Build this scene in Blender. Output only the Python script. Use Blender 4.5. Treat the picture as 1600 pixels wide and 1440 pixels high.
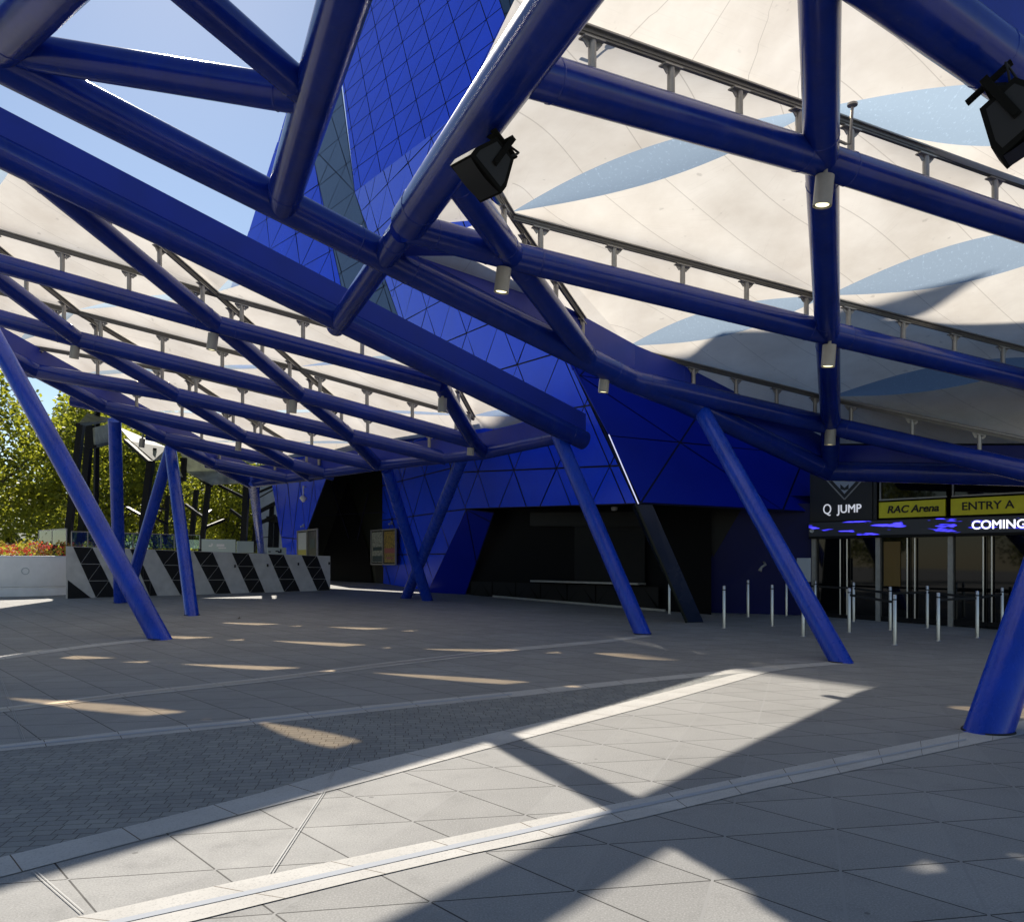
import bpy, bmesh, math, random
from mathutils import Vector, Matrix
random.seed(7)
for o in list(bpy.data.objects):
    bpy.data.objects.remove(o)
S = bpy.context.scene
COL = S.collection

# ------------------------------------------------------------------ camera, sky, sun, exposure
F, CX, HY, EYE = 1300.0, 800.0, 874.0, 1.65        # focal length and horizon in photo pixels, eye height in metres
cam = bpy.data.cameras.new('camera'); camo = bpy.data.objects.new('camera', cam); COL.objects.link(camo)
camo.location = (0, 0, EYE); camo.rotation_euler = (math.radians(90), 0, 0)
cam.sensor_width = 36; cam.lens = 36 * F / 1600; cam.shift_y = (HY - 720) / 1600
cam.clip_start = .05; cam.clip_end = 3000
S.camera = camo
SUN = Vector((-.455, 1.11, 1.0)).normalized()     # towards the sun
ELEV = math.asin(SUN.z); AZ = math.atan2(SUN.x, SUN.y)
W = bpy.data.worlds.new('World'); S.world = W; W.use_nodes = True
wn = W.node_tree
sky = wn.nodes.new('ShaderNodeTexSky'); sky.sky_type = 'NISHITA'; sky.sun_disc = False
sky.sun_elevation = ELEV; sky.sun_rotation = AZ; sky.air_density = 1.0; sky.dust_density = .15; sky.ozone_density = 1.2
bg = wn.nodes['Background']; bg.inputs[1].default_value = .08
wn.links.new(sky.outputs[0], bg.inputs[0])
sl = bpy.data.lights.new('sun', 'SUN'); sl.energy = 5.0; sl.angle = math.radians(.55); sl.color = (1, .93, .82)
slo = bpy.data.objects.new('sun', sl); COL.objects.link(slo)
slo.rotation_euler = SUN.to_track_quat('Z', 'Y').to_euler(); slo.location = SUN * 90
S.view_settings.view_transform = 'Standard'; S.view_settings.look = 'None'
S.view_settings.exposure = .55; S.view_settings.gamma = 1
S.cycles.max_bounces = 8; S.cycles.transparent_max_bounces = 12; S.cycles.use_denoising = True

# ------------------------------------------------------------------ pixel -> world
def V(*a): return Vector(a)
def P(px, py, D): return Vector(((px - CX) / F * D, D, EYE + (HY - py) / F * D))
def ramp(D):
    if D <= 12: return 0.
    if D >= 45: return .028 * 31
    if D < 16: return .028 * (D - 12) ** 2 / 8
    return .028 * (D - 14)
def G(px, py):
    D = F * EYE / (py - HY)
    for _ in range(30): D = .5 * D + .5 * F * (EYE - ramp(D)) / (py - HY)
    return Vector(((px - CX) / F * D, D, ramp(D)))
class Plane:
    def __init__(s, a, b, c): s.o = Vector(a); s.n = (Vector(b) - s.o).cross(Vector(c) - s.o).normalized()
    def __call__(s, px, py, off=0):
        d = Vector(((px - CX) / F, 1, (HY - py) / F)); e = Vector((0, 0, EYE))
        n = s.n if s.n.dot(e - s.o) > 0 else -s.n
        t = (s.o + n * off - e).dot(n) / d.dot(n)
        return e + d * t
def vplane(x1, y1, x2, y2): return Plane((x1, y1, 0), (x2, y2, 0), (x1, y1, 3))

# ------------------------------------------------------------------ materials
def mat(name, col, rough=.5, metal=0., spec=.5, emit=None, estr=0, coat=0):
    m = bpy.data.materials.new(name); m.use_nodes = True
    b = m.node_tree.nodes['Principled BSDF']
    b.inputs['Base Color'].default_value = (*col, 1); b.inputs['Roughness'].default_value = rough
    b.inputs['Metallic'].default_value = metal; b.inputs['Specular IOR Level'].default_value = spec
    b.inputs['Coat Weight'].default_value = coat
    if emit: b.inputs['Emission Color'].default_value = (*emit, 1); b.inputs['Emission Strength'].default_value = estr
    return m
class NT:
    def __init__(s, m): s.t = m.node_tree; s.b = s.t.nodes.get('Principled BSDF')
    def n(s, kind, **k):
        x = s.t.nodes.new(kind)
        for a, v in k.items(): setattr(x, a, v)
        return x
    def l(s, a, b): s.t.links.new(a, b)
    def math(s, op, a, b=None, c=None):
        x = s.n('ShaderNodeMath', operation=op)
        for i, v in enumerate((a, b, c)):
            if v is None: continue
            if isinstance(v, (int, float)): x.inputs[i].default_value = v
            else: s.l(v, x.inputs[i])
        return x.outputs[0]
    def mix(s, f, a, b, blend='MIX'):
        x = s.n('ShaderNodeMix', data_type='RGBA', blend_type=blend)
        for sock, v in ((x.inputs[0], f), (x.inputs[6], a), (x.inputs[7], b)):
            if isinstance(v, (int, float)): sock.default_value = v
            elif isinstance(v, tuple): sock.default_value = (*v, 1)
            else: s.l(v, sock)
        return x.outputs[2]
    def noise(s, vec, scale, detail=4, rough=.55):
        x = s.n('ShaderNodeTexNoise'); x.inputs['Scale'].default_value = scale; x.inputs['Detail'].default_value = detail
        x.inputs['Roughness'].default_value = rough
        if vec is not None: s.l(vec, x.inputs['Vector'])
        return x.outputs[0]
    def ramp(s, f, lo, hi):
        x = s.n('ShaderNodeMapRange'); x.inputs[1].default_value = lo; x.inputs[2].default_value = hi
        s.l(f, x.inputs[0]); return x.outputs[0]
    def bump(s, h, strength, dist=.01):
        x = s.n('ShaderNodeBump'); x.inputs['Strength'].default_value = strength; x.inputs['Distance'].default_value = dist
        s.l(h, x.inputs['Height']); s.l(x.outputs[0], s.b.inputs['Normal'])
def worn(name, col, rough, scale=3., amt=.25, rvar=.12, spec=.5, metal=0., bump=0., coat=0):
    m = mat(name, col, rough, metal, spec, coat=coat); t = NT(m)
    g = t.n('ShaderNodeNewGeometry').outputs['Position']
    a = t.noise(g, scale, 6, .6)
    lo = tuple(c * (1 - amt) for c in col); hi = tuple(min(1, c * (1 + amt)) for c in col)
    t.l(t.mix(t.ramp(a, .3, .7), lo, hi), t.b.inputs['Base Color'])
    t.l(t.math('MULTIPLY_ADD', a, rvar * 2, rough - rvar), t.b.inputs['Roughness'])
    if bump: t.bump(t.noise(g, 60, 3), bump, .004)
    return m
M = {}
def paint(name, col, rough):
    m = mat(name, col, rough, 0, .5); t = NT(m); g = t.n('ShaderNodeNewGeometry').outputs['Position']
    a = t.noise(g, 1.3, 6, .65); mp = t.n('ShaderNodeMapping'); mp.inputs['Scale'].default_value = (9, 9, 1.2); t.l(g, mp.inputs[0])
    st = t.noise(mp.outputs[0], 1.0, 5, .6); fine = t.noise(g, 45, 3, .6)
    c = t.mix(t.ramp(a, .3, .7), tuple(x * .78 for x in col), tuple(x * 1.18 for x in col))
    c = t.mix(t.math('MULTIPLY', t.ramp(st, .52, .72), .09), c, (.10, .105, .15))
    c = t.mix(t.math('MULTIPLY', t.ramp(fine, .66, .74), .25), c, (.02, .02, .03))
    t.l(c, t.b.inputs['Base Color']); t.l(t.math('MULTIPLY_ADD', st, .22, rough - .09), t.b.inputs['Roughness'])
    t.bump(t.math('MULTIPLY_ADD', a, 3., t.math('MULTIPLY', fine, .4)), .12, .004); return m
M['tube'] = paint('blue_tube_paint', (.004, .022, .235), .20)
M['column'] = paint('blue_column_paint', (.006, .045, .44), .26)
M['fascia'] = worn('blue_fascia_paint', (.003, .020, .30), .42, 1.5, .12, .06)
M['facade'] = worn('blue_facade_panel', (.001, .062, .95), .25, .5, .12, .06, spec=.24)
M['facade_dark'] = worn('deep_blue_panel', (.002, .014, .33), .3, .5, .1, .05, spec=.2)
M['facade_grey'] = worn('grey_blue_panel', (.045, .085, .16), .10, .5, .1, .03)
M['joint'] = mat('dark_joint', (.004, .005, .03), .7)
M['olive'] = worn('dark_olive_panel', (.010, .012, .006), .4, 1, .2, spec=.25)
M['black'] = worn('black_panel', (.005, .005, .0055), .45, 2, .2, spec=.2)
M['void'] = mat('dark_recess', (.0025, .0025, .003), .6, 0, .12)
M['speaker'] = worn('black_speaker_paint', (.010, .010, .009), .8, 6, .2, spec=.06)
M['grille'] = mat('black_grille', (.008, .008, .008), .6)
M['steel'] = mat('brushed_steel', (.55, .54, .52), .32, 1.)
M['alu'] = worn('grey_aluminium', (.34, .33, .31), .45, 8, .15, spec=.5, metal=.55)
M['rail'] = worn('dark_aluminium_rail', (.15, .145, .135), .45, 8, .15, metal=.5)
M['lamp'] = worn('grey_lamp_paint', (.30, .29, .27), .4, 6, .1)
M['lampglow'] = mat('lamp_lens', (.5, .5, .4), .3, emit=(1, .9, .5), estr=1.6)
M['frame_black'] = mat('black_steel_frame', (.006, .006, .007), .5, 0, .2)
M['white'] = mat('white_paint', (.72, .71, .69), .5)
M['led'] = mat('white_light_strip', (.8, .8, .9), .4, emit=(.75, .75, 1), estr=.55)
M['planter'] = worn('white_planter_paint', (.76, .76, .77), .55, 2, .08)
M['stone'] = worn('grey_stone_cladding', (.52, .50, .47), .7, 3, .15)
M['slate'] = worn('black_stone_cladding', (.010, .010, .012), .5, 3, .3, spec=.15)
M['bark'] = worn('bark', (.07, .055, .042), .9, 9, .35)
M['rubber'] = mat('rubber', (.012, .012, .012), .8)
M['carpaint'] = mat('silver_car_paint', (.45, .46, .48), .25, .6, coat=.5)
M['carglass'] = mat('car_glass', (.01, .012, .014), .05, 0, .6)
M['facade_shade'] = worn('deep_blue_panel_shaded', (.0015, .005, .075), .35, .5, .1, .05, spec=.12)  # deep blue panel with the shade of the recess put into its colour
M['silver'] = mat('silver_fin', (.04, .045, .05), .2, .4)
M['fin'] = worn('blue_black_fin', (.004, .013, .045), .25, 1, .2)
M['darkglass'] = mat('dark_door_glass', (.004, .0045, .005), .03, 0, .38)
M['signyellow'] = worn('yellow_sign', (.80, .72, .02), .5, 3, .1)
M['signblack'] = mat('sign_black', (.010, .010, .013), .4)
M['textblack'] = mat('black_lettering', (.01, .01, .01), .5)
M['textwhite'] = mat('white_lettering', (.75, .75, .78), .5, emit=(.8, .82, .9), estr=.35)
M['signgrey'] = mat('pale_sign_panel', (.42, .46, .50), .4)
M['frost'] = mat('frosted_panel', (.42, .50, .47), .35)
M['seam'] = mat('steel_inlay', (.36, .36, .35), .7)

def glass(name, tint, mixf, rough=.02):
    m = bpy.data.materials.new(name); m.use_nodes = True; t = NT(m); t.t.nodes.remove(t.b)
    tr = t.n('ShaderNodeBsdfTransparent'); tr.inputs[0].default_value = (*tint, 1)
    gl = t.n('ShaderNodeBsdfGlossy'); gl.inputs['Roughness'].default_value = rough; gl.inputs[0].default_value = (.8, .9, .9, 1)
    mx = t.n('ShaderNodeMixShader'); fr = t.n('ShaderNodeFresnel'); fr.inputs[0].default_value = 1.5
    f = t.math('ADD', fr.outputs[0], mixf)
    t.l(f, mx.inputs[0]); t.l(tr.outputs[0], mx.inputs[1]); t.l(gl.outputs[0], mx.inputs[2])
    t.l(mx.outputs[0], t.t.nodes['Material Output'].inputs[0]); return m
M['glass'] = glass('green_tinted_glass', (.62, .78, .76), .06)
M['clear'] = glass('clear_case_glass', (.85, .88, .86), .02)

def fabric():
    m = bpy.data.materials.new('white_membrane'); m.use_nodes = True; t = NT(m); t.t.nodes.remove(t.b)
    uv = t.n('ShaderNodeUVMap').outputs[0]; pos = t.n('ShaderNodeNewGeometry').outputs['Position']
    blot = t.ramp(t.noise(pos, .9, 5, .6), .32, .7)
    base = t.mix(blot, (.64, .59, .52), (.80, .76, .69))
    map_ = t.n('ShaderNodeMapping'); map_.inputs['Scale'].default_value = (3, 60, 1); t.l(uv, map_.inputs[0])
    streak = t.ramp(t.noise(map_.outputs[0], 1.6, 4, .6), .60, .74)
    base = t.mix(t.math('MULTIPLY', streak, .28), base, (.45, .42, .37))
    spot = t.ramp(t.noise(pos, 6.5, 2, .4), .72, .77)
    base = t.mix(t.math('MULTIPLY', spot, .35), base, (.30, .28, .25))
    sp = t.n('ShaderNodeSeparateXYZ'); t.l(uv, sp.inputs[0])
    fr = t.math('FRACT', t.math('MULTIPLY', sp.outputs[0], 5.0))
    dist = t.math('ABSOLUTE', t.math('SUBTRACT', fr, .5))
    seam = t.math('LESS_THAN', dist, .008)
    base = t.mix(t.math('MULTIPLY', seam, .4), base, (.25, .22, .19))
    d = t.n('ShaderNodeBsdfDiffuse'); tl = t.n('ShaderNodeBsdfTranslucent'); mx = t.n('ShaderNodeMixShader')
    mx.inputs[0].default_value = .56
    t.l(base, d.inputs[0]); t.l(base, tl.inputs[0])
    t.l(d.outputs[0], mx.inputs[1]); t.l(tl.outputs[0], mx.inputs[2])
    t.l(mx.outputs[0], t.t.nodes['Material Output'].inputs[0]); return m
M['fabric'] = fabric()
def film():
    m = bpy.data.materials.new('clear_film'); m.use_nodes = True; t = NT(m); t.t.nodes.remove(t.b)
    pos = t.n('ShaderNodeNewGeometry').outputs['Position']
    uv = t.n('ShaderNodeUVMap').outputs[0]
    map_ = t.n('ShaderNodeMapping'); map_.inputs['Scale'].default_value = (40, 4, 1); t.l(uv, map_.inputs[0])
    scr = t.ramp(t.noise(map_.outputs[0], 2.6, 6, .7), .57, .72)
    tr = t.n('ShaderNodeBsdfTransparent'); tr.inputs[0].default_value = (.92, .74, .52, 1)
    tl = t.n('ShaderNodeBsdfTranslucent'); tl.inputs[0].default_value = (.52, .66, .82, 1)
    mx = t.n('ShaderNodeMixShader')
    t.l(t.math('MULTIPLY_ADD', scr, .24, .38), mx.inputs[0]); t.l(tr.outputs[0], mx.inputs[1]); t.l(tl.outputs[0], mx.inputs[2])
    t.l(mx.outputs[0], t.t.nodes['Material Output'].inputs[0]); return m
M['film'] = film()

ANG_A = math.atan(.3515); TILE = .725
def paving(name, c1, c2, light=.30, joint=(.055, .053, .05)):
    m = mat(name, c1, .75, 0, .15); t = NT(m)
    pos = t.n('ShaderNodeNewGeometry').outputs['Position']
    sp = t.n('ShaderNodeSeparateXYZ'); t.l(pos, sp.inputs[0]); x, y = sp.outputs[0], sp.outputs[1]
    sx, sy = .808, 7.435
    h = TILE * math.sin(math.radians(60))
    fl, mask, mA = [], None, None
    for i, a in enumerate((ANG_A, ANG_A - math.radians(60), ANG_A + math.radians(60))):
        nx, ny = math.cos(a), -math.sin(a)      # normal of a line heading (sin a, cos a)
        v = t.math('DIVIDE', t.math('ADD', t.math('MULTIPLY', x, nx), t.math('MULTIPLY_ADD', y, ny, -(sx * nx + sy * ny))), h)
        fl.append(t.math('FLOOR', v))
        d = t.math('ABSOLUTE', t.math('SUBTRACT', t.math('FRACT', t.math('ADD', v, .5)), .5))
        k = t.math('LESS_THAN', d, (.005 if i else .0075) / h * (1 if i else 1))
        if i == 0: mA = k
        else: mask = k if mask is None else t.math('MAXIMUM', mask, k)
    cv = t.n('ShaderNodeCombineXYZ')
    for i in range(3): t.l(fl[i], cv.inputs[i])
    wnz = t.n('ShaderNodeTexWhiteNoise'); t.l(cv.outputs[0], wnz.inputs[0])
    speck = t.noise(pos, 95, 2, .7); blot = t.noise(pos, .55, 5, .6); stain = t.noise(pos, 3.2, 5, .7)
    col = t.mix(t.ramp(blot, .3, .7), c1, c2)
    col = t.mix(t.math('MULTIPLY', t.ramp(wnz.outputs[0], 0, 1), .24), col, tuple(c * .62 for c in c1))
    col = t.mix(t.math('MULTIPLY', t.ramp(speck, .52, .75), .38), col, tuple(min(1, c * 1.75) for c in c2))
    col = t.mix(t.math('MULTIPLY', t.ramp(speck, .46, .28), .45), col, tuple(c * .45 for c in c1))
    col = t.mix(t.math('MULTIPLY', t.ramp(stain, .56, .72), .22), col, tuple(c * .5 for c in c1))
    vo = t.n('ShaderNodeTexVoronoi'); vo.inputs['Scale'].default_value = 1.6; t.l(pos, vo.inputs['Vector'])
    gum = t.math('LESS_THAN', vo.outputs['Distance'], .028)
    col = t.mix(t.math('MULTIPLY', gum, .55), col, tuple(c * .3 for c in c1))
    col = t.mix(mask, col, joint)
    col = t.mix(mA, col, tuple(light * c for c in (1, .98, .94)))
    t.l(col, t.b.inputs['Base Color'])
    t.l(t.math('MULTIPLY_ADD', stain, .35, .55), t.b.inputs['Roughness'])
    t.bump(t.math('ADD', speck, t.math('MULTIPLY', mask, -2)), .25, .003)
    return m
M['paving'] = paving('granite_paving', (.275, .269, .255), (.345, .338, .322))
def setts():
    m = mat('granite_setts', (.15, .15, .14), .75, 0, .15); t = NT(m)
    pos = t.n('ShaderNodeNewGeometry').outputs['Position']
    mp = t.n('ShaderNodeMapping'); mp.inputs['Rotation'].default_value = (0, 0, math.radians(-8)); t.l(pos, mp.inputs[0])
    br = t.n('ShaderNodeTexBrick'); t.l(mp.outputs[0], br.inputs[0])
    br.inputs['Color1'].default_value = (.23, .235, .23, 1); br.inputs['Color2'].default_value = (.31, .31, .29, 1)
    br.inputs['Mortar'].default_value = (.095, .082, .072, 1); br.inputs['Scale'].default_value = 1
    br.inputs['Brick Width'].default_value = .125; br.inputs['Row Height'].default_value = .095
    br.inputs['Mortar Size'].default_value = .004; br.inputs['Mortar Smooth'].default_value = .3
    br.offset = .37; br.squash = 1.25; br.squash_frequency = 3
    sk = t.noise(pos, 70, 3, .7)
    col = t.mix(t.math('MULTIPLY', t.ramp(sk, .5, .75), .4), br.outputs[0], (.45, .45, .42))
    col = t.mix(t.math('MULTIPLY', t.ramp(t.noise(pos, 1.1, 4), .45, .7), .3), col, (.16, .165, .16))
    t.l(col, t.b.inputs['Base Color'])
    t.bump(t.math('MULTIPLY_ADD', br.outputs[1], -1.5, sk), .5, .006); return m
M['setts'] = setts()
def bandmat():
    m = mat('pale_granite_band', (.44, .43, .40), .75, 0, .15); t = NT(m)
    pos = t.n('ShaderNodeNewGeometry').outputs['Position']; uv = t.n('ShaderNodeUVMap').outputs[0]
    sp = t.n('ShaderNodeSeparateXYZ'); t.l(uv, sp.inputs[0])
    fr = t.math('FRACT', t.math('DIVIDE', sp.outputs[0], .62)); k = t.math('LESS_THAN', fr, .012)
    sk = t.noise(pos, 90, 2, .7)
    col = t.mix(t.ramp(t.noise(pos, 2, 4), .3, .7), (.47, .45, .415), (.57, .55, .51))
    col = t.mix(t.math('MULTIPLY', t.ramp(sk, .47, .3), .45), col, (.17, .165, .155))
    col = t.mix(k, col, (.12, .09, .06)); t.l(col, t.b.inputs['Base Color']); t.bump(sk, .2, .003); return m
M['band'] = bandmat()
def leafmat(name, col, tr):
    m = bpy.data.materials.new(name); m.use_nodes = True; t = NT(m); t.t.nodes.remove(t.b)
    pos = t.n('ShaderNodeNewGeometry').outputs['Position']
    c = t.mix(t.ramp(t.noise(pos, 2.2, 3), .3, .7), tuple(x * .7 for x in col), tuple(x * 1.3 for x in col))
    c2 = t.mix(t.ramp(t.noise(pos, 2.2, 3), .3, .7), tuple(x * .7 for x in tr), tuple(x * 1.3 for x in tr))
    d = t.n('ShaderNodeBsdfPrincipled'); d.inputs['Roughness'].default_value = .5; d.inputs['Specular IOR Level'].default_value = .35
    tl = t.n('ShaderNodeBsdfTranslucent'); mx = t.n('ShaderNodeMixShader'); mx.inputs[0].default_value = .55
    t.l(c, d.inputs['Base Color']); t.l(c2, tl.inputs[0]); t.l(d.outputs[0], mx.inputs[1]); t.l(tl.outputs[0], mx.inputs[2])
    t.l(mx.outputs[0], t.t.nodes['Material Output'].inputs[0]); return m
M['leaf_a'] = leafmat('leaf_yellow_green', (.13, .155, .02), (.46, .47, .04))
M['leaf_b'] = leafmat('leaf_olive', (.11, .135, .02), (.44, .46, .035))
M['leaf_c'] = leafmat('leaf_dark', (.045, .065, .018), (.16, .19, .025))
M['flower_red'] = leafmat('flower_red', (.42, .05, .03), (.4, .06, .04))
M['flower_yellow'] = leafmat('flower_yellow', (.45, .36, .05), (.4, .3, .04))
M['hillgreen'] = worn('far_ground', (.06, .07, .03), .9, .2, .3)

# ------------------------------------------------------------------ object helpers
ROOT = {}
def thing(name, label, cat, loc=(0, 0, 0), group=None):
    o = bpy.data.objects.new(name, None); COL.objects.link(o); o.location = loc; o.empty_display_size = .2
    o['label'] = label; o['category'] = cat
    if group: o['group'] = group
    ROOT[o.name] = Vector(loc); return o
def tag(o, label, cat, group=None):
    o['label'] = label; o['category'] = cat
    if group: o['group'] = group
    return o
def structure(o, kind='structure'): o['kind'] = kind; return o
class MB:
    def __init__(s): s.v, s.f, s.mi, s.uv, s.sm = [], [], [], {}, []
    def face(s, pts, mi=0, uv=None, smooth=False):
        b = len(s.v); s.v += [Vector(p) for p in pts]; s.f.append(tuple(range(b, b + len(pts)))); s.mi.append(mi); s.sm.append(smooth)
        if uv: s.uv[len(s.f) - 1] = uv
        return s
    def grid(s, rows, mi=0, smooth=True, uv=None, closed=False):
        b = len(s.v); n = len(rows[0])
        for r in rows: s.v += [Vector(p) for p in r]
        for i in range(len(rows) - 1):
            for j in range(n if closed else n - 1):
                k = (j + 1) % n
                s.f.append((b + i * n + j, b + i * n + k, b + (i + 1) * n + k, b + (i + 1) * n + j)); s.mi.append(mi); s.sm.append(smooth)
                if uv: s.uv[len(s.f) - 1] = [uv[i][j], uv[i][k], uv[i + 1][k], uv[i + 1][j]]
        return s
    def box(s, c, sx, sy, sz, ax=(1, 0, 0), up=(0, 0, 1), mi=0):
        a = Vector(ax).normalized(); w = Vector(up); w = (w - a * w.dot(a)).normalized(); d = w.cross(a); c = Vector(c)
        q = [c + a * (i * sx / 2) + d * (j * sy / 2) + w * (k * sz / 2) for i in (-1, 1) for j in (-1, 1) for k in (-1, 1)]
        b = len(s.v); s.v += q
        for f in ((0, 1, 3, 2), (4, 6, 7, 5), (0, 4, 5, 1), (2, 3, 7, 6), (0, 2, 6, 4), (1, 5, 7, 3)):
            s.f.append(tuple(b + i for i in f)); s.mi.append(mi); s.sm.append(False)
        return s
    def beam(s, p, q, w, h, up=(0, 0, 1), mi=0):
        p, q = Vector(p), Vector(q); return s.box((p + q) / 2, (q - p).length, w, h, q - p, up, mi)
    def tube(s, pts, r, n=16, mi=0, cap=True, ground=None):
        pts = [Vector(p) for p in pts]; rows = []
        rr = r if isinstance(r, (list, tuple)) else [r] * len(pts)
        prev = None
        for i, p in enumerate(pts):
            d = (pts[min(i + 1, len(pts) - 1)] - pts[max(i - 1, 0)]).normalized()
            if prev is None:
                a = d.orthogonal().normalized()
            else:
                a = (prev - d * prev.dot(d)).normalized()
            prev = a; b = d.cross(a)
            rows.append([p + (a * math.cos(2 * math.pi * k / n) + b * math.sin(2 * math.pi * k / n)) * rr[i] for k in range(n)])
        s.grid(rows, mi, True, closed=True)
        if cap: s.face(rows[0][::-1], mi); s.face(rows[-1], mi)
        return s
    def disc(s, c, r, nrm, n=16, mi=0):
        nrm = Vector(nrm).normalized(); a = nrm.orthogonal().normalized(); b = nrm.cross(a)
        return s.face([Vector(c) + (a * math.cos(2 * math.pi * k / n) + b * math.sin(2 * math.pi * k / n)) * r for k in range(n)], mi)
    def build(s, name, mats, parent=None, label=None, kind=None, root=None):
        me = bpy.data.meshes.new(name)
        off = Vector((0, 0, 0)); q = parent
        while q is not None:
            off += ROOT.get(q.name, Vector((0, 0, 0))); q = q.parent
        if root is not None: off = Vector(root)
        me.from_pydata([tuple(p - off) for p in s.v], [], s.f)
        for m in (mats if isinstance(mats, (list, tuple)) else [mats]): me.materials.append(m)
        for i, pl in enumerate(me.polygons): pl.material_index = s.mi[i]; pl.use_smooth = s.sm[i]
        if s.uv:
            ul = me.uv_layers.new(name='UVMap')
            for i, pl in enumerate(me.polygons):
                u = s.uv.get(i)
                if u:
                    for k, li in enumerate(pl.loop_indices): ul.data[li].uv = u[k]
        me.update()
        o = bpy.data.objects.new(name, me); COL.objects.link(o)
        if parent: o.parent = parent
        elif root is not None: o.location = root
        if label: o['label'] = label
        if kind: o['kind'] = kind
        return o
def copy_tree(o, parent=None):
    c = o.copy(); COL.objects.link(c); c.parent = parent
    for ch in list(o.children): copy_tree(ch, c)
    return c
def bevel(o, w, seg=2):
    m = o.modifiers.new('bevel', 'BEVEL'); m.width = w; m.segments = seg; m.limit_method = 'ANGLE'; return o

# ------------------------------------------------------------------ ground
gm = MB()
ys = [-30, -10, 0, 4, 8, 12] + [12 + .5 * i for i in range(1, 9)] + [20, 28, 36, 45, 60, 90, 160, 400, 900]
xs = [-900, -300, -100, -50, -25, -10, 0, 10, 25, 50, 100, 300, 900]
gm.grid([[(x, y, ramp(y)) for x in xs] for y in ys], smooth=True)
structure(gm.build('plaza_ground', M['paving']))
def densify(pts, step=.5):
    out = [pts[0]]
    for a, b in zip(pts, pts[1:]):
        n = max(1, int((b - a).length / step))
        out += [a.lerp(b, i / n) for i in range(1, n + 1)]
    return out
def strip(name, up, lo, m, dz, n=60):
    A = densify([G(*p) for p in up], .2); B = densify([G(*p) for p in lo], .2)
    def res(L):
        d = [0]
        for a, b in zip(L, L[1:]): d.append(d[-1] + (b - a).length)
        out = []
        for i in range(n + 1):
            t = d[-1] * i / n; k = 0
            while k < len(d) - 2 and d[k + 1] < t: k += 1
            f = (t - d[k]) / max(1e-6, d[k + 1] - d[k]); out.append(L[k].lerp(L[k + 1], f))
        return out, d[-1]
    ra, L = res(A); rb, _ = res(B)
    fix = lambda p: Vector((p.x, p.y, ramp(p.y) + dz))
    mb = MB(); mb.grid([[fix(p) for p in ra], [fix(p) for p in rb]], smooth=False,
                       uv=[[(L * i / n, 0) for i in range(n + 1)], [(L * i / n, 1) for i in range(n + 1)]])
    return structure(mb.build(name, m))
strip('sett_paving', [(-300, 1200), (0, 1170), (400, 1130), (800, 1086), (1005, 1064), (1220, 1044)],
      [(-300, 1420), (0, 1345), (400, 1246), (750, 1152), (930, 1111), (1222, 1046)], M['setts'], .003)
strip('front_band', [(-140, 1500), (94, 1439), (362, 1379), (512, 1347.5), (715, 1306), (800, 1288), (1022, 1244), (1200, 1206), (1330, 1179), (1510, 1144), (1700, 1105)],
      [(40, 1500), (300, 1440), (400, 1415), (562, 1375), (732, 1335), (800, 1321), (995, 1280), (1200, 1231), (1257, 1220), (1535, 1160), (1700, 1127)], M['band'], .005, 80)
strip('sett_edge_band', [(-200, 1389), (0, 1340), (162, 1301), (400, 1241), (560, 1194), (750, 1150), (930, 1109), (1075, 1072), (1155, 1052), (1236, 1041)],
      [(-200, 1420), (0, 1371), (212, 1315), (400, 1266), (575, 1220), (790, 1162), (1025, 1100), (1200, 1050), (1262, 1040)], M['band'], .005, 80)
strip('upper_band', [(-200, 1186), (0, 1164), (212, 1140), (400, 1122), (580, 1102), (800, 1080.5), (1005, 1059.5), (1200, 1040.5), (1315, 1033)],
      [(-200, 1196), (0, 1173.5), (212, 1152), (400, 1132), (580, 1112), (800, 1089), (1005, 1066), (1200, 1047), (1325, 1037)], M['band'], .005, 60)
strip('middle_band', [(-200, 1132), (0, 1105.5), (212, 1080), (400, 1060), (600, 1035), (800, 1012), (945, 999.5), (1005, 992.5)],
      [(-200, 1140), (0, 1113), (212, 1087), (400, 1067), (600, 1041.5), (800, 1017.5), (945, 1004), (1020, 994)], M['band'], .005, 60)
strip('far_band', [(-100, 1040), (0, 1025), (130, 1008), (240, 996)], [(-100, 1046), (0, 1030.5), (130, 1012.5), (255, 998.5)], M['band'], .005, 30)
M['drain'] = mat('steel_drain', (.40, .42, .45), .8, .0, .15)
strip('front_drain', [(-60, 1492), (200, 1434), (400, 1390), (495, 1368), (727, 1316), (800, 1300.5), (940, 1269.5), (1020, 1253), (1200, 1214), (1337, 1188.5), (1510, 1154)],
      [(-50, 1497), (210, 1439), (405, 1395.5), (500, 1374), (730, 1322), (800, 1307), (940, 1275), (1020, 1258), (1200, 1218.5), (1337, 1192), (1510, 1156.5)], M['drain'], .008, 60)
for nm, a in (('upper_drain', [(0, 1169), (212, 1146), (400, 1127), (580, 1107), (800, 1085)]), ('middle_drain', [(0, 1109.3), (212, 1083.4), (400, 1063.4), (600, 1038.2), (800, 1014.7)])):
    strip(nm, [(x, y - 1.3) for x, y in a], [(x, y + 1.1) for x, y in a], M['drain'] if nm[0] == 'u' else M['alu'], .008, 40)
# thin steel inlays across the near paving
for nm, a, b in (('steel_inlay', (513, 1228), (424, 1365)), ('steel_inlay', (52, 1361), (128, 1427)), ('steel_inlay', (558, 1147), (514, 1219)), ('steel_inlay', (0, 1056), (38, 1158))):
    p, q = G(*a), G(*b); d = (q - p).normalized(); n = d.cross(Vector((0, 0, 1))) * .007
    mb = MB()
    for s_ in (-1, 1):
        o_ = n * (s_ * 1.1)
        mb.face([Vector((v.x, v.y, ramp(v.y) + .009)) for v in (p + o_ - n * .4, p + o_ + n * .4, q + o_ + n * .4, q + o_ - n * .4)])
    structure(mb.build(nm, M['seam']))

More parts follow.
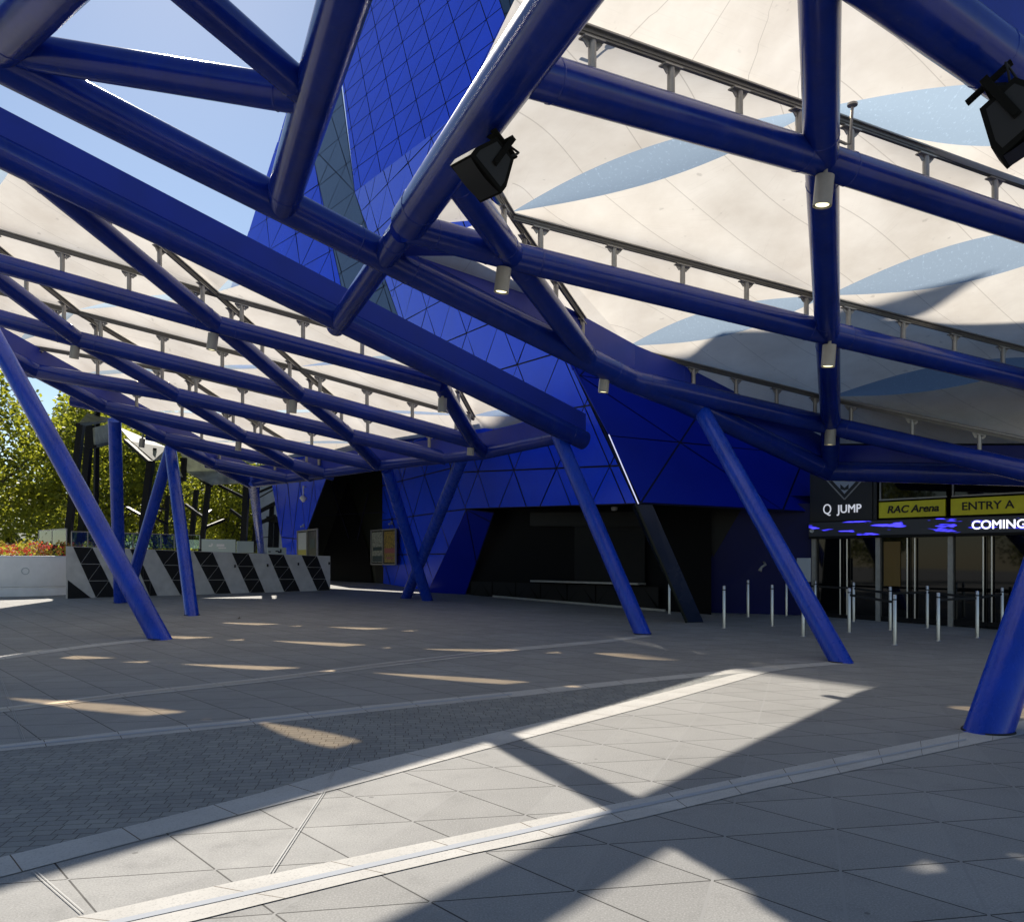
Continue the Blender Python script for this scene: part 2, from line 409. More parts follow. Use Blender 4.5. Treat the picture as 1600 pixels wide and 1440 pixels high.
# ------------------------------------------------------------------ arena building
arena = thing('arena_building', 'tall arena of blue triangular metal panels leaning over a dark entrance', 'building', (5, 24, 0))
def clip(poly, a, b):              # keep left side of a->b (2d)
    out = []
    for i in range(len(poly)):
        p, q = poly[i], poly[(i + 1) % len(poly)]
        sp_ = (b[0] - a[0]) * (p[1] - a[1]) - (b[1] - a[1]) * (p[0] - a[0])
        sq = (b[0] - a[0]) * (q[1] - a[1]) - (b[1] - a[1]) * (q[0] - a[0])
        if sp_ >= 0: out.append(p)
        if (sp_ >= 0) != (sq >= 0):
            t = sp_ / (sp_ - sq); out.append((p[0] + t * (q[0] - p[0]), p[1] + t * (q[1] - p[1])))
    return out
def facet(name, poly, m, udir, base=2.5, rowh=1.9, origin=None, gap=.022, toward=(0, 0, EYE), skew=.5, label=None, jit=.006, lat=None):
    """flat facet (convex polygon of world points) clad in inset triangular panels in front of a dark joint sheet"""
    pts = [Vector(p) for p in poly]
    n = Vector((0, 0, 0))
    for i in range(1, len(pts) - 1): n += (pts[i] - pts[0]).cross(pts[i + 1] - pts[0])
    n.normalize()
    if n.dot(Vector(toward) - pts[0]) < 0: n = -n
    if lat:
        origin = lat[0]; uu = lat[1] - lat[0]; vv = lat[2] - lat[0]
        if vv.dot(n.cross(uu.normalized())) < 0: vv = vv - uu; uu = -uu
        base = uu.length; udir = uu; rowh = vv.dot(n.cross(uu.normalized())); skew = vv.dot(uu.normalized()) / base
    u = Vector(udir); u = (u - n * u.dot(n)).normalized(); w = n.cross(u)
    o = Vector(origin) if origin else pts[0]
    p2 = [((p - o).dot(u), (p - o).dot(w)) for p in pts]
    ar = sum(p2[i][0] * p2[(i + 1) % len(p2)][1] - p2[(i + 1) % len(p2)][0] * p2[i][1] for i in range(len(p2)))
    if ar < 0: p2 = p2[::-1]
    mb = MB()
    mb.face([o + u * a + w * b for a, b in p2], 1)
    jmin, jmax = int(min(b for a, b in p2) // rowh) - 1, int(max(b for a, b in p2) // rowh) + 1
    for j in range(jmin, jmax + 1):
        y0, y1 = j * rowh, (j + 1) * rowh
        sh = j * skew * base
        imin = int((min(a for a, b in p2) - sh) // base) - 2; imax = int((max(a for a, b in p2) - sh) // base) + 2
        for i in range(imin, imax + 1):
            x = i * base + sh
            t1 = [(x, y0), (x + base, y0), (x + skew * base, y1)]
            t2 = [(x + base, y0), (x + base + skew * base, y1), (x + skew * base, y1)]
            for tri in (t1, t2):
                c = tri
                for k in range(len(p2)):
                    if not c: break
                    c = clip(c, p2[k], p2[(k + 1) % len(p2)])
                if len(c) < 3: continue
                cl = [c[0]]
                for q in c[1:]:
                    if math.hypot(q[0] - cl[-1][0], q[1] - cl[-1][1]) > 1e-4: cl.append(q)
                if len(cl) > 2 and math.hypot(cl[0][0] - cl[-1][0], cl[0][1] - cl[-1][1]) < 1e-4: cl.pop()
                if len(cl) < 3: continue
                # inset
                N = len(cl); ins = []
                okk = True
                for k in range(N):
                    a, b, d = cl[k - 1], cl[k], cl[(k + 1) % N]
                    e1 = (b[0] - a[0], b[1] - a[1]); e2 = (d[0] - b[0], d[1] - b[1])
                    l1, l2 = math.hypot(*e1), math.hypot(*e2)
                    n1, n2 = (-e1[1] / l1, e1[0] / l1), (-e2[1] / l2, e2[0] / l2)
                    den = 1 + n1[0] * n2[0] + n1[1] * n2[1]
                    if den < .12: den = .12
                    ins.append((b[0] + gap * (n1[0] + n2[0]) / den, b[1] + gap * (n1[1] + n2[1]) / den))
                ar2 = sum(ins[k][0] * ins[(k + 1) % N][1] - ins[(k + 1) % N][0] * ins[k][1] for k in range(N))
                if ar2 < .01: continue
                gx, gy = random.gauss(0, jit), random.gauss(0, jit)
                cxm = sum(q[0] for q in ins) / N; cym = sum(q[1] for q in ins) / N
                mb.face([o + u * a + w * b + n * (.035 + gx * (a - cxm) + gy * (b - cym)) for a, b in ins], 0)
    return mb.build(name, [m, M['joint']], arena, label)
F1 = vplane(2.94, 19.12, -13.5, 52.0)        # the long blue wall
TANG = Vector((-.447, .894, 0))
K1, K2 = F1(555, 300), F1(745, 157)
F1B = Plane(K1, P(745, 157, 33), P(540, -140, 50.5))
FG = Plane(K1, F1(632, 520), P(488, 320, 43.5))
g228, gbot = FG(486, 228), FG(560, 560)
F0 = Plane(g228, gbot, P(385, 375, 49))
N1, N2 = F1(1000, 787), F1(890, 560)
N3 = F1(712, 182)
rowdir = (F1(880, 560) - F1(690, 500)) * 0 + (F1(1490 * .35 + 400, 400 + 665 * .35) - F1(1340 * .35 + 400, 400 + 690 * .35))
facet('facade_panels', [K1, N3, N2, N1, F1(729, 795)], M['facade'], rowdir, 2.6, 1.55, F1(783, 499))
facet('facade_panels', [F1(632, 520), F1(729, 795), F1(676, 928), F1(596, 925), F1(580, 700)], M['facade'], (.447, -.894, 0), 2.6, 1.5, F1(729, 795))
facet('facade_panels', [K1, F1B(565, 305), F1B(775, 150), F1B(796, 45), F1B(777, -12), F1B(519, -12)], M['facade'], (1, 0, 0), jit=.0012,
      lat=(F1B(636.7, 95.6), F1B(671.7, 66.2), F1B(643.8, 125.6)))
GB = Plane(P(770, -10, 41), P(800, 70, 39.5), P(850, 10, 39))
facet('facade_panels', [GB(764, -12), GB(764, 90), GB(830, 80), GB(852, -12)], M['facade_grey'], F1B(700, 130) - F1B(555, 220), 2.1, 2.3, GB(800, 20), skew=.45, label='grey-blue panels high beside the blue ones')
gtop = F1B(533, 130)
facet('facade_panels', [FG(533, 130), K1, FG(486, 228)], M['facade_grey'], FG(555, 270) - FG(490, 320), 2.6, 2.2, K1, label='grey-blue top of the grey strip of panels')
facet('facade_panels', [K1, FG(632, 520), FG(640, 640), FG(570, 610), FG(486, 228)], M['facade_grey'],
      FG(555, 270) - FG(490, 320), 2.6, 2.2, K1, label='grey-blue strip of panels on the arena wall')
facet('facade_panels', [g228, F0(570, 610), F0(380, 610), F0(331, 544), F0(434, 222)], M['facade'], F0(480, 395) - F0(400, 440), 2.8, 2.4, F0(470, 419))
facet('facade_panels', [FG(533, 130), g228, F0(434, 222), F0(501, -12), F0(519, -12)], M['facade'], F0(480, 395) - F0(400, 440), 2.8, 2.4, F0(470, 419))
# right-hand facets, hanging over the entrance
R1 = P(1268, 801, 21.6); F2 = Plane(N1, N2, R1); R2, R3 = F2(1296, 745), F2(1310, 640)
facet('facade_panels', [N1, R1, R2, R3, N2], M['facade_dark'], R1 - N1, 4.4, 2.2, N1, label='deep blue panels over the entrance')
E1 = V(2.4, 24.2, 11.0); E2 = V(14, 19.0, 10.5)
mb = MB()
def tris(*P): 
    for k in range(1, len(P) - 1): mb.face([P[0], P[k], P[k + 1]])
tris(R3, V(14, 20, 5.5), E2, E1, N2); tris(E1, K2, N3, N2)
tris(V(14, 20, 5.5), V(24, 11, 5.5), V(24, 12, 11.5), E2)
tris(E2, V(24, 12, 11.5), V(30, 60, 14), V(4, 80, 26), V(0, 36, 16), K2, E1)
mb.build('upper_wall', M['facade_grey'], arena)
mb = MB(); mb.face([V(-14, 60, 3.7), V(-6.2, 37, 3.7), V(-1.7, 29.45, 3.45), V(5.25, 21.85, 3.35), V(7.8, 21.6, 3.3), V(10.9, 18.2, 3.3), V(15.5, 13.2, 3.3), V(30, 16, 3.3), V(30, 70, 3.3)]); mb.build('sun_blocker_slab', M['void'], arena)  # unseen slab added to keep sun out of the open-backed building
# light strip down the corner and its trim
mb = MB()
d = (N2 - N1).normalized(); off = V(-.05, -.09, 0)
mb.tube([N1 + off, N1.lerp(F1(954, 680), 1) + off], .014, 8)
mb.build('corner_light_strip', M['led'], arena)
mb = MB(); mb.tube([F1(954, 680) + off * .6, N2 + off * .6, N3 + off * .6], .03, 8); mb.tube([F1(893, 567) + off, F1(898, 578) + off], .03, 8)
mb.build('corner_trim', M['facade_dark'], arena)
# recess with the kiosk
bw = vplane(-1.62, 29.3, 4.6, 22.3)
base = lambda x, y: V(x, y, ramp(y) - .05)
mb = MB()
b0, b1 = V(-1.62, 29.3, 0), V(5.2, 21.7, 0)
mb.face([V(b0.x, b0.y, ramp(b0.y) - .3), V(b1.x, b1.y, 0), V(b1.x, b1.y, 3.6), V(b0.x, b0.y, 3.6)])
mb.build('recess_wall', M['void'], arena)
q1, q2 = F1(676, 928), F1(729, 795)
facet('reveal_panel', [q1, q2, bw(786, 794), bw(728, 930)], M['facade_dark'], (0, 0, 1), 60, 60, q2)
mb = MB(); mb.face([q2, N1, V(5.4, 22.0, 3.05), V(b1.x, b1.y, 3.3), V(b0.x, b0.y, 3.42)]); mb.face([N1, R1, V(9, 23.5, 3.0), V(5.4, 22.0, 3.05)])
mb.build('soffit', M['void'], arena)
tocam = V(-.74, -.67, 0)
def bwp(px, py, off=0): return bw(px, py, off)
mb = MB()                                     # shutter box and roller shutter
mb.beam(bwp(832, 811, .12), bwp(1012, 811, .12), .22, .42)
mb.build('shutter_box', M['black'], arena)
sh = None
mb = MB()
for i in range(40):
    z = 1.02 + i * .045
    p, q = bwp(898, 850, .06), bwp(1008, 850, .06); p.z = q.z = z
    mb.beam(p, q, .03, .036)
sh = mb.build('roller_shutter', M['black'], arena)
mb = MB()
p, q = bwp(835, 898, .28), bwp(1003, 905, .28); p.z = q.z = .98
mb.beam(p, q, .36, .05); mb.build('counter_top', M['alu'], arena)
mb = MB(); p, q = bwp(735, 900, .12), bwp(1030, 905, .12)
a, b = V(p.x, p.y, 0), V(q.x, q.y, 0)
for i in range(7):
    s0, s1 = a.lerp(b, i / 7 + .003), a.lerp(b, (i + 1) / 7 - .003)
    m0 = (s0 + s1) / 2
    z0 = .1; z1 = .9
    mb.face([s0 + V(0, 0, z0 + .2), s1 + V(0, 0, z0 + .15), m0 + V(0, 0, z1)]); mb.face([s0 + V(0, 0, z0 + .24), m0 + V(0, 0, z1), s0 + V(0, 0, z1)]); mb.face([s1 + V(0, 0, z0 + .24), s1 + V(0, 0, z1), m0 + V(0, 0, z1)])
mb.build('counter_front', M['black'], arena)
mb = MB(); p, q = bw(770, 929, .14), bw(1040, 956, .14); mb.beam(V(p.x, p.y, ramp(p.y) + .03), V(q.x, q.y, ramp(q.y) + .03), .03, .06); mb.build('skirting', M['alu'], arena)
mb = MB(); c = P(960, 792, 21.4); mb.tube([c, c - V(0, 0, .09)], [.09, .075], 14); mb.build('ceiling_sensor', M['lamp'], arena)
# leaning fin under the corner
f0, f1 = G(1085, 970), N1 - V(0, 0, .02)
mb = MB()
dx = V(.20, .04, 0); dy = V(.05, .34, 0)
a4 = [f0 - dx - dy, f0 + dx - dy, f0 + dx + dy, f0 - dx + dy]; b4 = [f1 - dx * .7 + V(.05, 0, 0), f1 + dx * .7 + V(.15, 0, 0), f1 + dx + dy * 2, f1 - dx + dy * 2]
for i in range(4): mb.face([a4[i], a4[(i + 1) % 4], b4[(i + 1) % 4], b4[i]])
fin = mb.build('leaning_fin', M['fin'], arena)
mb = MB(); mb.beam(a4[0] + V(-.02, -.02, 0), b4[0] + V(-.02, -.02, 0), .05, .05); mb.build('fin_edge', M['olive'], fin)
# right lower wall between fin and doors
D0, D1 = V(7.74, 21.40, 0), V(10.96, 17.82, 0)
UD = (D1 - D0).normalized()
mb = MB(); w0 = G(1095, 952)
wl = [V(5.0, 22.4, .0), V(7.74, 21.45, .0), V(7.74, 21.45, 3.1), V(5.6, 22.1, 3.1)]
mb.face(wl); mb.build('recess_side_wall', M['facade_shade'], arena)
mb = MB(); mb.face([V(3.6, 23.9, 0), V(9, 22.4, 0), V(9, 22.4, 3.5), V(3.6, 23.9, 3.5)]); mb.build('leak_blocker_wall', M['void'], arena)  # added behind the side wall to block a sun leak
mb = MB(); a = V(5.15, 22.2, 3.06); b = V(6.1, 21.95, 3.06); c = V(5.35, 22.15, 1.7); mb.face([a, b, c]); mb.build('black_triangle_panel', M['black'], arena)
# left lower walls with the dark angular doorway
WLa, WLb = V(-5.6, 36.1, 0), V(-11.9, 41.0, 0)
WL = Plane(WLa, WLb, WLa + V(0, 0, 3))
mb = MB(); mb.face([WL(600, 725, -.06), WL(505, 735, -.06), WL(464, 900, -.06), WL(474, 930, -.06), WL(600, 935, -.06)]); mb.build('doorway_wall', M['olive'], arena)
mb = MB(); mb.face([WL(543, 752), WL(575, 860), WL(585, 932), WL(478, 932), WL(500, 880)]); mb.build('dark_doorway', M['void'], arena)
mb = MB(); mb.face([WL(586, 885), WL(612, 885), WL(630, 930), WL(590, 930)]); mb.build('plinth_panel', M['black'], arena)
for a, b in (((515, 750), (545, 840)), ((575, 770), (558, 845)), ((500, 805), (600, 800))):
    mb = MB(); mb.beam(WL(*a, .02), WL(*b, .02), .03, .03); mb.build('panel_joint', M['joint'], arena)
WL2a, WL2b = V(-9.6, 37.6, 0), V(-13.2, 44, 0)
WL2 = Plane(WL2a, WL2b, WL2a + V(0, 0, 3))
facet('facade_panels', [WL2(420, 700), WL2(520, 700), WL2(511, 748), WL2(460, 885), WL2(447, 885), WL2(426, 757)], M['facade'], WL2(511, 748) - WL2(426, 757), 2.2, 2.6, WL2(470, 752))
mb = MB()
for k in range(2):
    px = (474, 480)[k]
    c = WL2(px, 778, .5); mb.tube([c + V(0, .4, .5), c + V(0, 0, .5)], .03, 8); mb.tube([c + V(0, 0, .5), c + V(0, 0, .12)], .03, 8)
    mb.tube([c + V(0, 0, .12), c, c - V(0, 0, .16)], [.06, .17, .05], 12)
    break
tag(mb.build('dome_camera', M['white']), 'white dome camera on a bracket on the blue wall', 'camera')
# ------------------------------------------------------------------ entrance
ENT = Plane(D0, D1, D0 + V(0, 0, 3))
NE = V(-UD.y, UD.x, 0); NE = NE if NE.dot(V(-1, -1, 0)) > 0 else -NE
def ent_rect(mb, x0, y0, x1, y1, off, mi=0, th=.05):
    """box on the entrance wall whose corners come from two heights/positions"""
    a, b = ENT(x0, (y0 + y1) / 2, off), ENT(x1, (y0 + y1) / 2, off)
    zt, zb = ENT(x0, y0, off).z, ENT(x0, y1, off).z
    mb.box(((a.x + b.x) / 2, (a.y + b.y) / 2, (zt + zb) / 2), (b - a).xy.length, th, zt - zb, (b - a).xy.to_3d(), (0, 0, 1), mi)
def ent_zrect(mb, s0, s1, z0, z1, off, mi=0, th=.05):
    a = D0 + UD * s0 + NE * off; b = D0 + UD * s1 + NE * off
    mb.box(((a.x + b.x) / 2, (a.y + b.y) / 2, (z0 + z1) / 2), (b - a).length, th, z1 - z0, UD, (0, 0, 1), mi)
def s_at(px):
    p = ENT(px, 800); return (p - D0).dot(UD)
def z_at(px, py): return ENT(px, py).z
LEN = 9.5
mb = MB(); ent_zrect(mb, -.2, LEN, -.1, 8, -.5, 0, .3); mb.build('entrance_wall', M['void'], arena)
ztop = z_at(1400, 745); 
zled0, zled1 = z_at(1420, 835), z_at(1420, 812)
zy0, zy1 = z_at(1420, 808), z_at(1420, 783)
zw0, zw1 = z_at(1420, 780), z_at(1420, 735)
sw = [s_at(1374), s_at(1481), s_at(1487), s_at(1700), LEN]
for (s0, s1) in ((sw[0], sw[1]), (sw[2], s_at(1640)), (s_at(1646), s_at(1830))):
    mb = MB(); ent_zrect(mb, s0 + .04, s1 - .04, zw0 + .03, zw1 + .8, -.02, 0, .02); wo = mb.build('high_window', M['darkglass'], arena)
    mb = MB(); ent_zrect(mb, s0 + .01, s1 - .01, zw0, zw0 + .035, .02, 0, .04); ent_zrect(mb, s0 + .02, s0 + .05, zw0 + .035, zw1 + .7, .02, 0, .04); mb.build('window_frame', M['alu'], wo)
mb = MB(); ent_zrect(mb, s_at(1268), s_at(1372), zy0 - .03, zw1 + .5, .04, 0, .08); mb.build('black_header_panel', M['signblack'], arena)
def text_mesh(s, size, bold=0., extrude=.004, shear=0.):
    cu = bpy.data.curves.new('lettering', 'FONT'); cu.body = s; cu.size = size; cu.extrude = extrude; cu.bevel_depth = bold; cu.bevel_resolution = 0; cu.shear = shear
    cu.align_x = 'CENTER'; cu.align_y = 'CENTER'
    o = bpy.data.objects.new('tmp', cu); COL.objects.link(o)
    dg = bpy.context.evaluated_depsgraph_get(); me = bpy.data.meshes.new_from_object(o.evaluated_get(dg))
    bpy.data.objects.remove(o); bpy.data.curves.remove(cu); return me
def put_text(s, size, centre, u, parent, m, bold=0., squeeze=1., shear=0., name='lettering', n=None):
    me = text_mesh(s, size, bold, shear=shear); me.name = name
    u = Vector(u).normalized(); w = Vector((0, 0, 1)); n = u.cross(w)
    off = Vector((0, 0, 0)); q = parent
    while q is not None: off += ROOT.get(q.name, Vector((0, 0, 0))); q = q.parent
    for v in me.vertices:
        x, y, z = v.co; v.co = Vector(centre) - off + u * (x * squeeze) + w * y + n * z
    me.materials.clear(); me.materials.append(m)
    o = bpy.data.objects.new(name, me); COL.objects.link(o); o.parent = parent; return o
def ept(px, py, off): return ENT(px, py, off)
def sign(name, label, x0, x1, z0, z1, m, off):
    c = D0 + UD * ((s_at(x0) + s_at(x1)) / 2) + NE * off
    t = thing(name, label, 'sign', (c.x, c.y, z0))
    mb = MB(); ent_zrect(mb, s_at(x0), s_at(x1), z0, z1, off, 0, .06); mb.build('sign_panel', m, t); return t
t = sign('name_sign', 'yellow sign reading RAC Arena above the glass doors', 1376, 1479, zy0, zy1, M['signyellow'], .06)
put_text('RAC Arena', .235, D0 + UD * s_at(1428) + NE * .095 + V(0, 0, (zy0 + zy1) / 2), UD, t, M['textblack'], .007, 1.06, .2)
t = sign('entry_sign', 'yellow sign reading ENTRY A above the glass doors', 1488, 1640, zy0, zy1, M['signyellow'], .06)
put_text('ENTRY A', .25, D0 + UD * s_at(1545) + NE * .095 + V(0, 0, (zy0 + zy1) / 2), UD, t, M['textblack'], .004, 1.05)
t = thing('queue_sign', 'black sign with white arrow emblem and QJUMP lettering', 'sign', tuple(D0 + UD * s_at(1320) + NE * .09 + V(0, 0, zy0)))
mb = MB(); ent_zrect(mb, s_at(1274), s_at(1366), zy0 - .02, zw1 + .3, .10, 0, .03); mb.build('sign_panel', M['signblack'], t)
put_text('JUMP', .285, ept(1327, 795, .12) , UD, t, M['textwhite'], .004, .95)
put_text('Q', .36, ept(1292.5, 796, .12), UD, t, M['textwhite'], .0, .8)
mb = MB(); 
def tri(mb, *pp): mb.face([ept(x, y, .125) for x, y in pp])
tri(mb, (1298, 748), (1341, 748), (1326, 764), (1326, 756), (1319.5, 762), (1313, 756), (1313, 764))
tri(mb, (1313, 764), (1319.5, 766), (1326, 764), (1319.5, 771.5))
mb.build('arrow_emblem', M['signgrey'], t)
mb = MB()
for a, b in (((1290, 748), (1319.5, 780)), ((1319.5, 780), (1349, 748))): mb.beam(ept(*a, .125), ept(*b, .125), .012, .03)
mb.build('emblem_outline', M['alu'], t)
# LED ticker
def ledmat():
    m = mat('led_screen', (.03, .035, .05), .35, emit=(.05, .04, 1), estr=1.); t_ = NT(m)
    uv = t_.n('ShaderNodeUVMap').outputs[0]; sp = t_.n('ShaderNodeSeparateXYZ'); t_.l(uv, sp.inputs[0])
    mp = t_.n('ShaderNodeMapping'); mp.inputs['Scale'].default_value = (1.3, 1.9, 1); t_.l(uv, mp.inputs[0])
    n_ = t_.ramp(t_.noise(mp.outputs[0], 1.25, 3, .55), .545, .60)
    bandk = t_.math('GREATER_THAN', sp.outputs[0], 4.05)
    top = t_.math('GREATER_THAN', sp.outputs[1], .86)
    row = t_.math('GREATER_THAN', t_.math('FRACT', t_.math('MULTIPLY', sp.outputs[1], 11)), .3)
    f = t_.math('MULTIPLY', t_.math('MAXIMUM', t_.math('MULTIPLY', n_, t_.math('SUBTRACT', 1, bandk)), t_.math('MULTIPLY', bandk, t_.math('MULTIPLY_ADD', top, .7, .35))), row)
    t_.l(t_.math('MULTIPLY', f, 2.4), t_.b.inputs['Emission Strength']); return m
t = thing('led_ticker', 'long LED ticker screen glowing blue with COMING text above doors', 'screen', tuple(D0 + UD * 2 + NE * .2 + V(0, 0, zled0)))
mb = MB(); s0, s1 = s_at(1271), s_at(1271) + 9.0
a, b = D0 + UD * s0 + NE * .24, D0 + UD * s1 + NE * .24
sc_ = (zled1 - zled0)
mb.face([V(a.x, a.y, zled0), V(b.x, b.y, zled0), V(b.x, b.y, zled1), V(a.x, a.y, zled1)], 0, [(0, 0), (9 / sc_ * .22, 0), (9 / sc_ * .22, 1), (0, 1)])
mb.build('screen_face', ledmat(), t)
mb = MB(); ent_zrect(mb, s0, s1, zled0 - .06, zled1 + .02, .12, 0, .22); mb.build('screen_housing', M['frame_black'], t)
put_text('COMING F', .265, D0 + UD * (s_at(1507) + .87) + NE * .25 + V(0, 0, (zled0 + zled1) / 2 - .01), UD, t, mat('led_white', (.8, .8, .9), .5, emit=(.85, .85, 1), estr=1.1), .004, 1.0)
# doors
zd = zled0 - .06
for k, (xa, xb) in enumerate(((1277, 1319), (1320, 1371), (1377, 1424), (1425, 1484), (1490, 1543), (1544, 1612), (1614, 1700))):
    s0, s1 = s_at(xa), s_at(xb)
    mb = MB(); ent_zrect(mb, s0, s1, ramp(20) + .03, zd, .0, 0, .025); dr = mb.build('glass_door', M['darkglass'], arena)
    mb = MB(); ent_zrect(mb, s0, s1, ramp(20) + .0, ramp(20) + .12, .02, 0, .05); mb.build('kick_rail', M['frame_black'], dr)
    if k < 6:
        hs = (s1 - .06) if k % 2 == 0 else (s0 + .10)
        mb = MB(); p = D0 + UD * hs + NE * .09; mb.tube([V(p.x, p.y, .28), V(p.x, p.y, 2.16)], .02, 8); mb.build('door_handle', M['steel'], dr)
for x in (1274, 1374, 1487, 1612):
    mb = MB(); ent_zrect(mb, s_at(x) - .05, s_at(x) + .06, .1, zd, .05, 0, .1); mb.build('door_mullion', M['alu'], arena)
mb = MB(); ent_rect(mb, 1381, 846, 1407, 915, .03, 0, .012); mb.build('door_sticker', mat('amber_sticker', (.16, .09, .01), .4), arena)
t = tag(MB().build('tmp', M['white']), 'x', 'x'); bpy.data.objects.remove(t)
mb = MB(); c0 = P(1256, 890, 20.4); mb.box(c0, .36, .03, .58, UD); tag(bevel(mb.build('notice_board', M['signgrey'], root=(c0.x, c0.y, c0.z)), .005), 'small pale notice panel on the dark wall beside the doors', 'sign')
mb = MB(); c0 = P(1196, 882, 21.2); mb.tube([c0 + V(-.1, 0, -.06), c0, c0 + V(.02, .2, .06)], .03, 8); mb.tube([c0 + V(-.1, 0, -.06), c0 + V(-.15, -.02, -.16)], [.03, .05], 8); tag(mb.build('wall_camera', M['lamp'], root=c0), 'small grey camera on an arm on the dark blue wall', 'camera')
mb = MB(); c0 = P(1268, 829, 20.6); mb.disc(c0, .045, (-.5, -1, 0)); mb.tube([c0, c0 + V(.05, .1, 0)], .045, 12); tag(mb.build('round_button', M['white'], root=c0), 'small white round fitting at the left end of the ticker', 'fitting')
# poster cases
def poster_case(px0, px1, py0, py1, pl, label, cols):
    a, b = pl(px0, py1, .12), pl(px1, py1, .12); zt = pl(px0, py0, .12).z; zb = a.z
    u = (b - a).xy.to_3d().normalized(); n = V(u.y, -u.x, 0); L = (b - a).xy.length; c = V((a.x + b.x) / 2, (a.y + b.y) / 2, zb)
    t = thing('poster_case', label, 'poster case', tuple(c), 'poster cases on the arena wall')
    mb = MB(); cc = V(c.x, c.y, (zt + zb) / 2); h = zt - zb
    mb.box(cc - n * .05, L, .05, h, u)
    bk = mb.build('case_back', M['frame_black'], t)
    mb = MB()
    for s_ in (-1, 0, 1): mb.box(cc + u * (s_ * (L / 2 - .025)), .05, .08, h, u)
    for s_ in (-1, 1): mb.box(cc + V(0, 0, s_ * (h / 2 - .025)), L - .1, .075, .05, u)
    mb.build('case_frame', M['alu'], t)
    for k, s_ in enumerate((-1, 1)):
        pc = cc + u * (s_ * L / 4) - n * .012
        mb = MB(); w_ = L / 2 - .14; hh = h - .2
        mb.box(pc, w_, .01, hh, u); po = mb.build('poster', cols[k][0], t)
        mb = MB()
        for j, (zz, hz, ww) in enumerate(cols[k][2]): mb.box(pc + V(0, 0, zz * hh) + n * .008, ww * w_, .006, hz * hh, u)
        mb.build('poster_print', cols[k][1], po)
    return t
def posterm(name, a, b, sc=14):
    m = mat(name, a, .4); t_ = NT(m); pos = t_.n('ShaderNodeNewGeometry').outputs['Position']
    t_.l(t_.mix(t_.ramp(t_.noise(pos, sc, 4, .7), .42, .6), a, b), t_.b.inputs['Base Color']); return m
pA = posterm('poster_pale', (.45, .45, .36), (.16, .17, .14)); pB = posterm('poster_amber', (.45, .30, .05), (.10, .07, .03)); pC = mat('poster_dark_print', (.03, .06, .06), .4)
pD = mat('poster_pink_print', (.35, .10, .10), .4); pE = mat('poster_white', (.5, .52, .5), .4); pF = mat('poster_yellow', (.42, .36, .05), .4); pG = posterm('poster_olive', (.06, .06, .035), (.015, .015, .012))
pca, pcb = WL(576, 860, .12), F1(624, 860, .12)
poster_case(580, 619, 828, 882, Plane(pca, pcb, pca + V(0, 0, 3)), 'steel poster case with an amber and a pale poster beside the doorway',
            ((pA, pC, ((-.38, .2, .9), (-.05, .12, .8))), (pB, pD, ((-.12, .16, .9), (-.36, .06, .6)))))
poster_case(465, 496, 829, 880, WL2, 'steel poster case with a white and yellow poster at the striped wall',
            ((pE, pF, ((-.3, .4, 1.02),)), (pG, pC, ((.1, .3, .5),))))
for px, py, pl in ((474, 823, WL2), (612, 819, F1)):
    c0 = pl(px, py, .1); mb = MB(); mb.tube([c0, c0 + V(0, 0, .12)], .04, 8); mb.tube([c0 + V(0, 0, .06), c0 + V(-.1, -.1, .0)], .035, 8)
    tag(mb.build('wall_light', M['signgrey'], root=c0), 'tiny grey spotlight above the ' + ('poster case by the striped wall' if px < 500 else 'poster case beside the doorway'), 'light')

# ------------------------------------------------------------------ canopies
class CP:                                      # canopy plane  z = EYE + h + gx x + gy y
    def __init__(s, h, gx, gy): s.h, s.gx, s.gy = h, gx, gy
    def __call__(s, px, py):
        k = (px - CX) / F
        D = s.h / ((HY - py) / F - s.gx * k - s.gy)
        return P(px, py, D)
LP = CP(7.219, -.1516, -.2231); RP = CP(7.32, 0., -.249)
LIFT = .56                                     # membrane rails ride this far above the tube axes
def seg(mb, p, q, r, n=18): mb.tube([p, q], r, n)
STUBS = {}
def canopy(name, label, loc):
    return thing(name, label, 'canopy', loc)
def tube_part(par, pts, r, name='roof_tube', m=None):
    mb = MB()
    for a, b in zip(pts, pts[1:]): mb.tube([a, b], r, 20)
    for a, b in zip(pts, pts[1:]):
        d = (b - a).normalized(); L = (b - a).length
        for q in ((r * 2.1, L - r * 2.1) if L > 1.5 else ()):
            c_ = a + d * q; mb.tube([c_ - d * .012, c_ - d * .005, c_ + d * .005, c_ + d * .012], [r, r + .006, r + .006, r], 20, cap=False)
    return mb.build(name, m or M['tube'], par)
def fascia(par, pts, side, h0=.02, h1=.66, t=.07, off=.14):
    mb = MB(); up = V(0, 0, 1)
    for a, b in zip(pts, pts[1:]):
        d = (b - a); n = V(-d.y, d.x, 0).normalized() * side
        o = n * off
        for s_ in (0,):
            c = [a + o + up * h0, b + o + up * h0, b + o + up * h1, a + o + up * h1]; c2 = [v + n * t for v in c]
            mb.face(c); mb.face(c2[::-1])
            for i in range(4): mb.face([c[i], c[(i + 1) % 4], c2[(i + 1) % 4], c2[i]])
    return mb.build('edge_fascia', M['fascia'], par)
